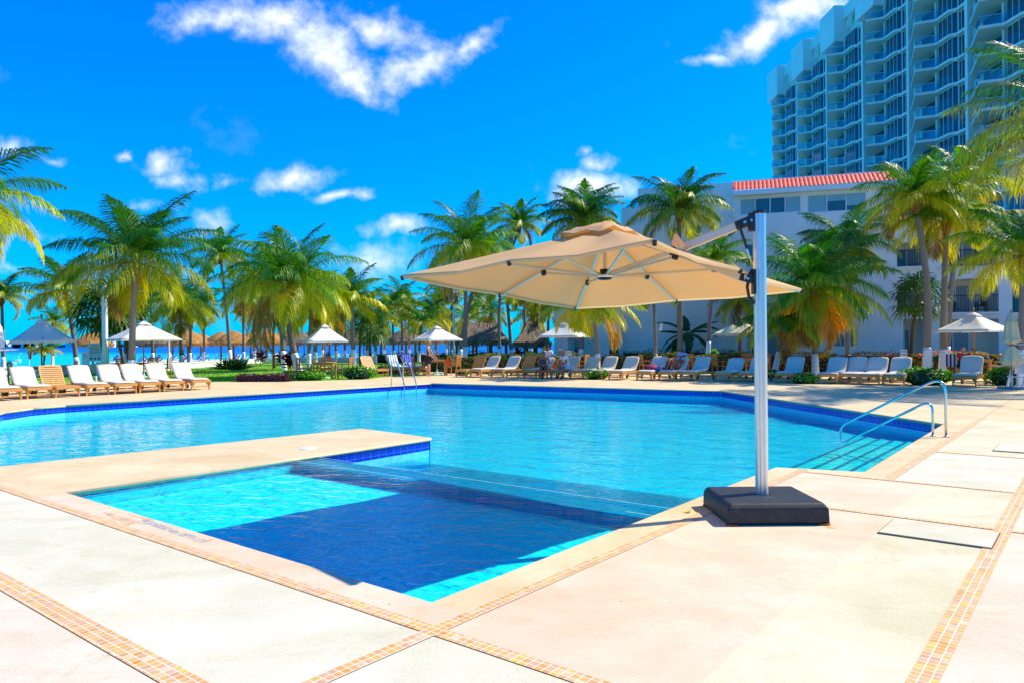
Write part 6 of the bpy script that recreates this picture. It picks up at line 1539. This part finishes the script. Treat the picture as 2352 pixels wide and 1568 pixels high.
def person(label, loc, rz, J, skinm, clothes, hair=None, sc=1.0, glasses=False):
    """J: joints; L/R pairs. The body is one continuous skin surface, clothes are child meshes."""
    t = thing('person', label, 'person', loc, rz); t.scale = (sc,)*3
    V_ = {k: Vector(v) for k, v in J.items()}
    rad = {'pelvis': (.125, .10), 'spine': (.11, .085), 'chest': (.14, .10), 'upper': (.10, .075), 'neck': .052, 'jaw': (.062, .07), 'head': (.075, .09), 'top': (.06, .07)}
    E_ = [('pelvis', 'spine'), ('spine', 'chest'), ('chest', 'upper'), ('upper', 'neck'), ('neck', 'jaw'), ('jaw', 'head'), ('head', 'top')]
    for s_ in 'LR':
        rad.update({'sh'+s_: .055, 'el'+s_: .040, 'wr'+s_: .026, 'pa'+s_: (.036, .018), 'hi'+s_: .092, 'kn'+s_: .058, 'an'+s_: .037, 'to'+s_: (.036, .022), 'ca'+s_: .052})
        V_['ca'+s_] = V_['kn'+s_].lerp(V_['an'+s_], .3)
        w, e = V_['wr'+s_], V_['el'+s_]; d = (w-e).normalized(); V_['pa'+s_] = w+d*.07
        E_ += [('upper', 'sh'+s_), ('sh'+s_, 'el'+s_), ('el'+s_, 'wr'+s_), ('wr'+s_, 'pa'+s_), ('pelvis', 'hi'+s_), ('hi'+s_, 'kn'+s_), ('kn'+s_, 'ca'+s_), ('ca'+s_, 'an'+s_), ('an'+s_, 'to'+s_)]
        sd = d.cross(Vector((0, -1, .3))).normalized(); dn = Vector((0, -.25, -.6))
        for fi, (off_, ln) in enumerate(((-.026, .062), (-.009, .075), (.009, .07), (.026, .055))):
            a = 'f%d%s' % (fi, s_); V_[a] = V_['pa'+s_]+sd*off_+d*ln*.55; V_[a+'b'] = V_[a]+(d+dn*.5).normalized()*ln*.5; rad[a] = .009; rad[a+'b'] = .0075; E_ += [('pa'+s_, a), (a, a+'b')]
        a = 'th'+s_; V_[a] = w+d*.03+sd*.045*(1 if s_ == 'L' else -1); V_[a+'b'] = V_[a]+d*.035; rad[a] = .011; rad[a+'b'] = .009; E_ += [('pa'+s_, a), (a, a+'b')]
    skin('body', V_, E_, rad, skinm, t)
    for nm, keys, grow, mt in clothes:
        ks = [k for k in V_ if k in keys]; V2 = {}
        for k in ks: V2[k] = V_[k]
        ed = [(a, b) for a, b in E_ if a in ks and b in ks]; r2 = {k: tuple(x+grow for x in (rad[k] if isinstance(rad[k], tuple) else (rad[k],)*2)) for k in ks}
        for k_, par, f_ in (('slL', ('shL', 'elL'), .55), ('slR', ('shR', 'elR'), .55), ('shoL', ('hiL', 'knL'), .8), ('shoR', ('hiR', 'knR'), .8)):
            if k_ in keys and par[0] in ks: V2[k_] = V_[par[0]].lerp(V_[par[1]], f_); r2[k_] = (.066+grow if 'sl' in k_ else .078+grow,)*2; ed.append((par[0], k_))
        skin(nm, V2, ed, r2, mt, t)
    hd, tp_, jw = V_['head'], V_['top'], V_['jaw']; upd = (tp_-jw).normalized()
    fw = Vector(J.get('face', (0, -1, 0))).normalized() if 'face' in J else Vector((0, -1, 0)); rt_ = fw.cross(upd).normalized()
    ns = MB(); c = jw.lerp(hd, .6)+fw*.088; ns.add([c+upd*.02, c-upd*.02+rt_*.013, c-upd*.02-rt_*.013, c-upd*.012+fw*.022], [(0, 1, 3), (0, 3, 2), (1, 2, 3)]); ns.build('nose', skinm, t)
    for s_ in (-1, 1): MB().lathe([(0, -.02), (.012, -.012), (.014, .008), (0, .02)], 8, jw.lerp(hd, .6)+rt_*s_*.083).build('ear', skinm, t)
    if glasses:
        g = MB()
        for s_ in (-1, 1): g.lathe([(0, -.02), (.026, -.012), (.03, .005), (0, .02)], 10, hd+fw*.082+rt_*s_*.032)
        g.build('sunglasses', BLACK, t)
    if hair:
        kind, mt = hair; mb = MB(); b_ = upd
        M3 = Matrix((rt_, fw.cross(rt_)*-1 if False else -fw, upd)).transposed() if False else None
        def ell(cx, r, z0_, z1_, n=14, back=.0):
            for i in range(7):
                pass
        c = hd+upd*.035-fw*.012; pts = []; n = 16
        for i in range(7):
            ph = math.pi/2*i/6; z = math.sin(ph)*.092; r = math.cos(ph)
            for k in range(n):
                a = 2*math.pi*k/n; pts.append(c+upd*z+rt_*math.cos(a)*r*.092+fw*math.sin(a)*r*.108)
        fs = [(i*n+k, i*n+(k+1) % n, (i+1)*n+(k+1) % n, (i+1)*n+k) for i in range(6) for k in range(n)]
        mb.add(pts, fs)
        if kind == 'hat' or kind == 'cap':
            o = len(mb.v); pts = []; rs = 1.75 if kind == 'hat' else 1.05
            for k in range(n):
                a = 2*math.pi*k/n; q = rs if kind == 'hat' else (1.05 if math.sin(a) < .3 else 1.75)
                pts += [c+rt_*math.cos(a)*.092+fw*math.sin(a)*.108, c+rt_*math.cos(a)*.092*q+fw*math.sin(a)*.108*q-upd*.012]
            mb.add(pts, [(2*k, 2*((k+1) % n), 2*((k+1) % n)+1, 2*k+1) for k in range(n)])
            mb.build('hat' if kind == 'hat' else 'cap', mt, t, smooth=True)
        else:
            if kind == 'bob':
                pts = []
                for i in range(4):
                    for k in range(n//2+1):
                        a = math.pi+math.pi*k/(n//2); pts.append(c-upd*(.05*i)+rt_*math.cos(a)*(.098+.004*i)+fw*(math.sin(a)*.115))
                m_ = n//2+1; mb.add(pts, [(i*m_+k, i*m_+k+1, (i+1)*m_+k+1, (i+1)*m_+k) for i in range(3) for k in range(m_-1)])
            mb.build('hair', mt, t, smooth=True)
    return t
def std():
    J = {'pelvis': (0, 0, .95), 'spine': (0, 0, 1.10), 'chest': (0, 0, 1.27), 'upper': (0, .01, 1.38), 'neck': (0, 0, 1.47), 'jaw': (0, -.02, 1.55), 'head': (0, -.01, 1.61), 'top': (0, 0, 1.67)}
    for s_, x in (('L', 1), ('R', -1)):
        J.update({'sh'+s_: (x*.165, .01, 1.38), 'el'+s_: (x*.21, .02, 1.12), 'wr'+s_: (x*.22, -.05, .89), 'hi'+s_: (x*.085, 0, .90), 'kn'+s_: (x*.095, -.01, .49), 'an'+s_: (x*.10, .02, .08), 'to'+s_: (x*.11, -.12, .03)})
    return J
def sit(seat=.46, lean=.0, fw=.42):
    J = {'pelvis': (0, 0, seat+.10), 'spine': (0, -.01-lean*.2, seat+.24), 'chest': (0, -.01-lean*.55, seat+.41), 'upper': (0, -lean*.85, seat+.52), 'neck': (0, -.01-lean, seat+.60), 'jaw': (0, -.04-lean*1.1, seat+.68), 'head': (0, -.03-lean*1.1, seat+.74), 'top': (0, -.02-lean*1.1, seat+.80)}
    for s_, x in (('L', 1), ('R', -1)):
        J.update({'sh'+s_: (x*.17, -lean*.85, seat+.51), 'el'+s_: (x*.23, -.08-lean*.8, seat+.26), 'wr'+s_: (x*.08, -.30-lean*.3, seat+.17), 'hi'+s_: (x*.10, -.02, seat+.07), 'kn'+s_: (x*.14, -fw, seat+.06), 'an'+s_: (x*.15, -fw-.02, .08), 'to'+s_: (x*.17, -fw-.16, .03)})
    return J
TORSO = ('pelvis', 'spine', 'chest', 'upper', 'shL', 'shR', 'slL', 'slR'); TANK = ('pelvis', 'spine', 'chest', 'upper'); SHORT = ('pelvis', 'hiL', 'hiR', 'shoL', 'shoR')
def cloth(name, c, spots=None):
    mt = plain(name, c, .9, var=.1)
    if spots:
        t = mt.node_tree; b = t.nodes['Principled BSDF']; p = N(t, 'ShaderNodeTexCoord').outputs['Object']; v = N(t, 'ShaderNodeTexVoronoi', inp={0: p, 'Scale': 26.})
        t.links.new(MIX(t, M_(t, 'LESS_THAN', v.outputs['Distance'], .32), c, spots), b.inputs['Base Color'])
    return mt
WSH = cloth('white_shirt', (.78, .80, .82)); DK = cloth('dark_skirt', (.02, .02, .03)); FLOR = cloth('black_floral_top', (.015, .015, .02), (.5, .12, .1)); HALT = cloth('patterned_halter', (.03, .03, .05), (.45, .4, .42)); RSH = cloth('red_shirt', (.5, .01, .02))
STRAW = cloth('straw', (.62, .48, .28)); BLOND = cloth('blond_hair', (.62, .34, .09)); GREYH = cloth('grey_hair', (.45, .42, .38)); BLK = cloth('dark_hair', (.02, .015, .012)); SHOE = cloth('dark_shoe', (.01, .012, .02)); BLUEW = cloth('pale_blue_shorts', (.5, .6, .8)); CORAL = cloth('coral_swimsuit', (.8, .12, .08))
SHO = ('anL', 'toL'); SHO2 = ('anR', 'toR')
J = std(); J['wrL'] = (.12, -.33, .88); J['elL'] = (.2, -.10, 1.1); J['anR'] = (-.09, .12, .09); J['toR'] = (-.09, -.02, .03); J['knR'] = (-.09, .0, .49); J['wrR'] = (-.16, -.30, .85); J['elR'] = (-.2, -.08, 1.1)
J['jaw'] = (0, -.045, 1.54); J['head'] = (0, -.04, 1.60)
person('blonde woman in black floral top and dark skirt walking barefoot past the tables', G(985, 864), R(84), J, SK, [('top', TANK, .016, FLOR), ('skirt', ('pelvis', 'hiL', 'hiR', 'shoL', 'shoR'), .03, DK)], ('bob', BLOND))
J = sit(.40, .10); J['wrL'] = (.03, -.30, .60); J['wrR'] = (-.05, -.32, .58); J['elL'] = (.25, -.12, .68); J['elR'] = (-.25, -.12, .68)
wp = G(1250, 868.6)+Vector((.0, .30, 0))
person('seated woman in straw hat, sunglasses and patterned halter top, hands in her lap', wp, R(-4), J, SKD, [('halter_top', TANK, .014, HALT), ('shorts', SHORT, .014, HALT), ('sandals', SHO, .012, SHOE), ('sandals', SHO2, .012, SHOE)], ('hat', STRAW), glasses=True)
J = sit(.40, .26, .36); J['wrL'] = (.10, -.42, .58); J['elL'] = (.24, -.22, .66); J['wrR'] = (-.06, -.42, .56); J['jaw'] = (0, -.36, 1.06); J['head'] = (0, -.38, 1.12); J['top'] = (0, -.37, 1.18)
person('seated man in tan cap and white shirt leaning forward, seen from the side', G(1300, 869)+Vector((.12, .25, 0)), R(-62), J, SKD, [('shirt', TORSO, .022, WSH), ('shorts', SHORT, .02, BLUEW), ('shoe', SHO, .014, SHOE), ('shoe', SHO2, .014, SHOE)], ('cap', STRAW), sc=1.05)
J = sit(.60, .03); J['jaw'] = (0, -.06, 1.25); J['head'] = (0, -.07, 1.31); J['anL'] = (.15, -.44, .1); J['anR'] = (-.15, -.44, .1)
person('man with dark hair and sunglasses in a white shirt behind the seated woman', Vector((AT(1258, 850, 35.2).x, 35.2, 0)), R(0), J, SKD, [('shirt', TORSO, .024, WSH), ('shorts', SHORT, .02, DK)], ('short', BLK), glasses=True, sc=1.03)
J = sit(.46, .08)
person('bald man in a red shirt seen from behind at the right table', Vector((AT(2216, 850, 29.0).x, 29.0, 0)), R(170), J, SK, [('shirt', TORSO, .026, RSH), ('shorts', SHORT, .02, DK)], None)
# sunbather: lies along a lounger (local +Y towards the head, here -Y is the foot side)
lb_ = G(1529, 873.6)
J = {'pelvis': (0, 1.0, .50), 'spine': (0, 1.14, .56), 'chest': (0, 1.28, .66), 'upper': (0, 1.36, .76), 'neck': (0, 1.42, .84), 'jaw': (0, 1.44, .91), 'head': (0, 1.48, .96), 'top': (0, 1.52, 1.01)}
for s_, x in (('L', 1), ('R', -1)):
    J.update({'sh'+s_: (x*.16, 1.35, .76), 'el'+s_: (x*.26, 1.16, .72), 'wr'+s_: (x*.12, 1.15, .88), 'hi'+s_: (x*.09, .96, .50), 'kn'+s_: (x*.11, .62, .86), 'an'+s_: (x*.12, .38, .48), 'to'+s_: (x*.12, .24, .44)})
person('sunbather in a coral swimsuit lying on a lounger with knees raised', lb_, UANG-math.pi/2, J, SKD, [('swimsuit', TANK, .012, CORAL)], ('short', BLK))
# ------------------------------------------------------------------ small belongings
def lump(name, label, cat, loc, r, h, mt, seed, pieces=1, rz=0):
    t = thing(name, label, cat, loc, rz); rr = random.Random(seed); mb = MB(); n = 20
    for i in range(1):
        prof = [(r, 0), (r*1.08, h*.25), (r*.85, h*.6), (r*.5, h*.9), (0, h)]
        mb.lathe(prof, n, wob=.16, seed=seed)
    o = mb.build('folds', mt, t, smooth=True); return t
lp = G(1478, 873)
lump('clothes_pile', 'crumpled magenta and dark clothes on the lounger left of the sunbather', 'clothes', lp+U*.75+UP*.42, .24, .22, cloth('magenta_print', (.30, .01, .10), (.5, .2, .35)), 3)
lump('clothes_pile', 'blue clothes heaped beside the magenta ones on the lounger', 'clothes', lp+U*.62-V*.42+UP*.42, .2, .15, cloth('denim_blue', (.03, .09, .25), (.2, .35, .5)), 4)
lump('folded_towel', 'blue and white towel bundled at the head of the sunbather', 'towel', lb_+U*1.52+UP*.98, .2, .12, cloth('blue_white_towel', (.2, .35, .7), (.8, .85, .9)), 5)
def bottle(label, p, c, h=.24, r=.035):
    t = thing('bottle', label, 'bottle', p); MB().lathe([(0, 0), (r, 0), (r, h*.7), (r*.45, h*.85), (r*.45, h*.95), (0, h*.95)], 14).build('bottle_body', plain('bottle_paint', c, .3), t, smooth=True); MB().lathe([(r*.5, h*.93), (r*.5, h), (0, h)], 12).build('cap', BLACK, t)
bottle('teal water bottle standing by the feet of the seated couple', G(1266, 870), (.0, .25, .22), .32, .045)
bottle('black flask by the seated woman\'s right foot', G(1246, 869.5), (.015, .015, .02), .30, .05)
t = thing('plastic_cup', 'small pinkish plastic cup on the paving left of the seated woman', 'cup', G(1218, 869)); MB().lathe([(.0, 0), (.032, 0), (.042, .12), (.038, .12), (.03, .01)], 14).build('cup_body', cloth('pale_pink', (.7, .45, .4)), t)
def bag(label, p, c1, c2, w=.36, h=.34):
    t = thing('beach_bag', label, 'bag', p, .3); mb = MB(); mb.add([(-w/2, -.08, 0), (w/2, -.08, 0), (w/2, .08, 0), (-w/2, .08, 0), (-w*.6, -.11, h), (w*.6, -.10, h*.95), (w*.6, .10, h), (-w*.6, .12, h*.92)], [(3, 2, 1, 0), (0, 1, 5, 4), (1, 2, 6, 5), (2, 3, 7, 6), (3, 0, 4, 7)]); mb.build('bag_body', cloth('bag_cloth', c1, c2), t, bevel=.02)
    MB().tube([(-w*.3, -.1, h*.95), (-w*.2, -.1, h*1.35), (w*.2, -.1, h*1.35), (w*.3, -.1, h*.95)], .012, 6).build('handle', cloth('bag_strap', c2), t)
bag('orange-red beach bag on the chair beside the walking woman', T4+Vector((.62, -.42, .46)), (.85, .10, .01), (.9, .3, .05))
bag('rainbow coloured beach bag leaning on the teak armchair back', T4+Vector((.95, -.42, .48)), (.8, .45, .02), (.1, .15, .7))
lump('cloth_bundle', 'red cloth bundle on the right-hand table', 'cloth', T7+Vector((.12, -.2, .75)), .15, .13, cloth('red_bundle', (.45, .01, .03)), 8)
lump('cloth_bundle', 'dark blue cloth bundle next to the red one on the right-hand table', 'cloth', T7+Vector((.42, -.15, .75)), .12, .11, cloth('navy_bundle', (.01, .06, .16)), 9)
# towel on chairs: navy and white stripes
def chair_towel(label, p, rz):
    t = thing('striped_towel', label, 'towel', p, rz)
    for k in range(7): MB().box((.30, -.24+k*.08, .70), (.03, .08, .50)).build('navy_stripe' if k % 2 == 0 else 'white_stripe', NAVY if k % 2 == 0 else CUSH, t)
NAVY = cloth('navy_cloth', (.01, .03, .16))
chair_towel('navy and white striped towel over the armchair right of the second left parasol pole', T2+Vector((math.cos(R(5))*.95, math.sin(R(5))*.95, .03)), R(5))
chair_towel('blue and white striped towel over the back of the red-shirted man\'s chair', T7+Vector((math.cos(R(205))*1.0, math.sin(R(205))*1.0, .03)), R(205))
# yellow inflatable beyond the hedge
c = AT(1238, 820, 47); c.z = .05; t = thing('yellow_float', 'rounded yellow play float lying behind the hedge left of the white building', 'inflatable', c); YM = plain('yellow_vinyl', (.75, .42, .01), .35)
def blob(P, r, nm): MB().tube(P, r, 14).build(nm, YM, t, smooth=True)
blob([(-.75, 0, .95), (-.6, 0, .8), (-.3, 0, .62), (.1, 0, .60), (.35, 0, .72)], [.12, .26, .28, .3, .22], 'body'); blob([(.25, 0, .7), (.42, 0, .95), (.5, 0, 1.2), (.52, 0, 1.38)], [.2, .27, .26, .1], 'raised_end')
MB().box((-.1, 0, .25), (1.9, .8, .5)).build('dark_base', plain('dark_vinyl', (.01, .02, .04), .5), t, bevel=.08)
# boats near the shore at the left
for px, py, L, lb in ((22, 838, 2.6, 'small white boat just beyond the wall at the far left'), (36, 832, 2.4, 'grey canopy boat on the turquoise water at the left')):
    p = G(px, py, -1.3); t = thing('small_boat', lb, 'boat', p); mb = MB(); q = L/2
    mb.add([(-q, -.5, .5), (q*.7, -.5, .5), (q, 0, .6), (q*.7, .5, .5), (-q, .5, .5), (-q*.9, -.35, -.1), (q*.6, -.3, -.1), (q*.8, 0, -.1), (q*.6, .3, -.1), (-q*.9, .35, -.1)],
           [(0, 1, 6, 5), (1, 2, 7, 6), (2, 3, 8, 7), (3, 4, 9, 8), (4, 0, 5, 9), (5, 6, 7, 8, 9), (0, 4, 3, 2, 1)]); mb.build('hull', WHITEP, t)
    if 'canopy' in lb:
        MB().box((0, 0, 1.7), (L*.8, 1., .08)).build('canopy', plain('boat_grey', (.3, .4, .42), .6), t)
        for x in (-.6, .6): MB().box((x, 0, 1.1), (.05, .05, 1.2)).build('support', WHITEP, t)
# fallen leaf and dropped petals by the pool
for px, py, lb in ((1581, 1175, 'yellow-green fallen flower on the coping beside the umbrella base'),):
    t = thing('fallen_flower', lb, 'flower', G(px, py, .004)); mb = MB(); rr = random.Random(1)
    for k in range(7):
        a = k*.9; d = Vector((math.cos(a), math.sin(a), .4)); s_ = Vector((-d.y, d.x, 0))*.009; mb.add([d*.004-s_, d*.004+s_, d*.035+s_*.8, d*.042], [(0, 1, 2, 3)])
    mb.build('petals', plain('petal', (.55, .55, .02), .6), t)
for u in bpy.data.objects: pass
for pr in PL+PC+PP+PB+[PT, PW]:
    if not pr.used:
        def rm(n):
            for k in n[1]: rm(k)
            bpy.data.objects.remove(n[0])
        rm(pr.tree)
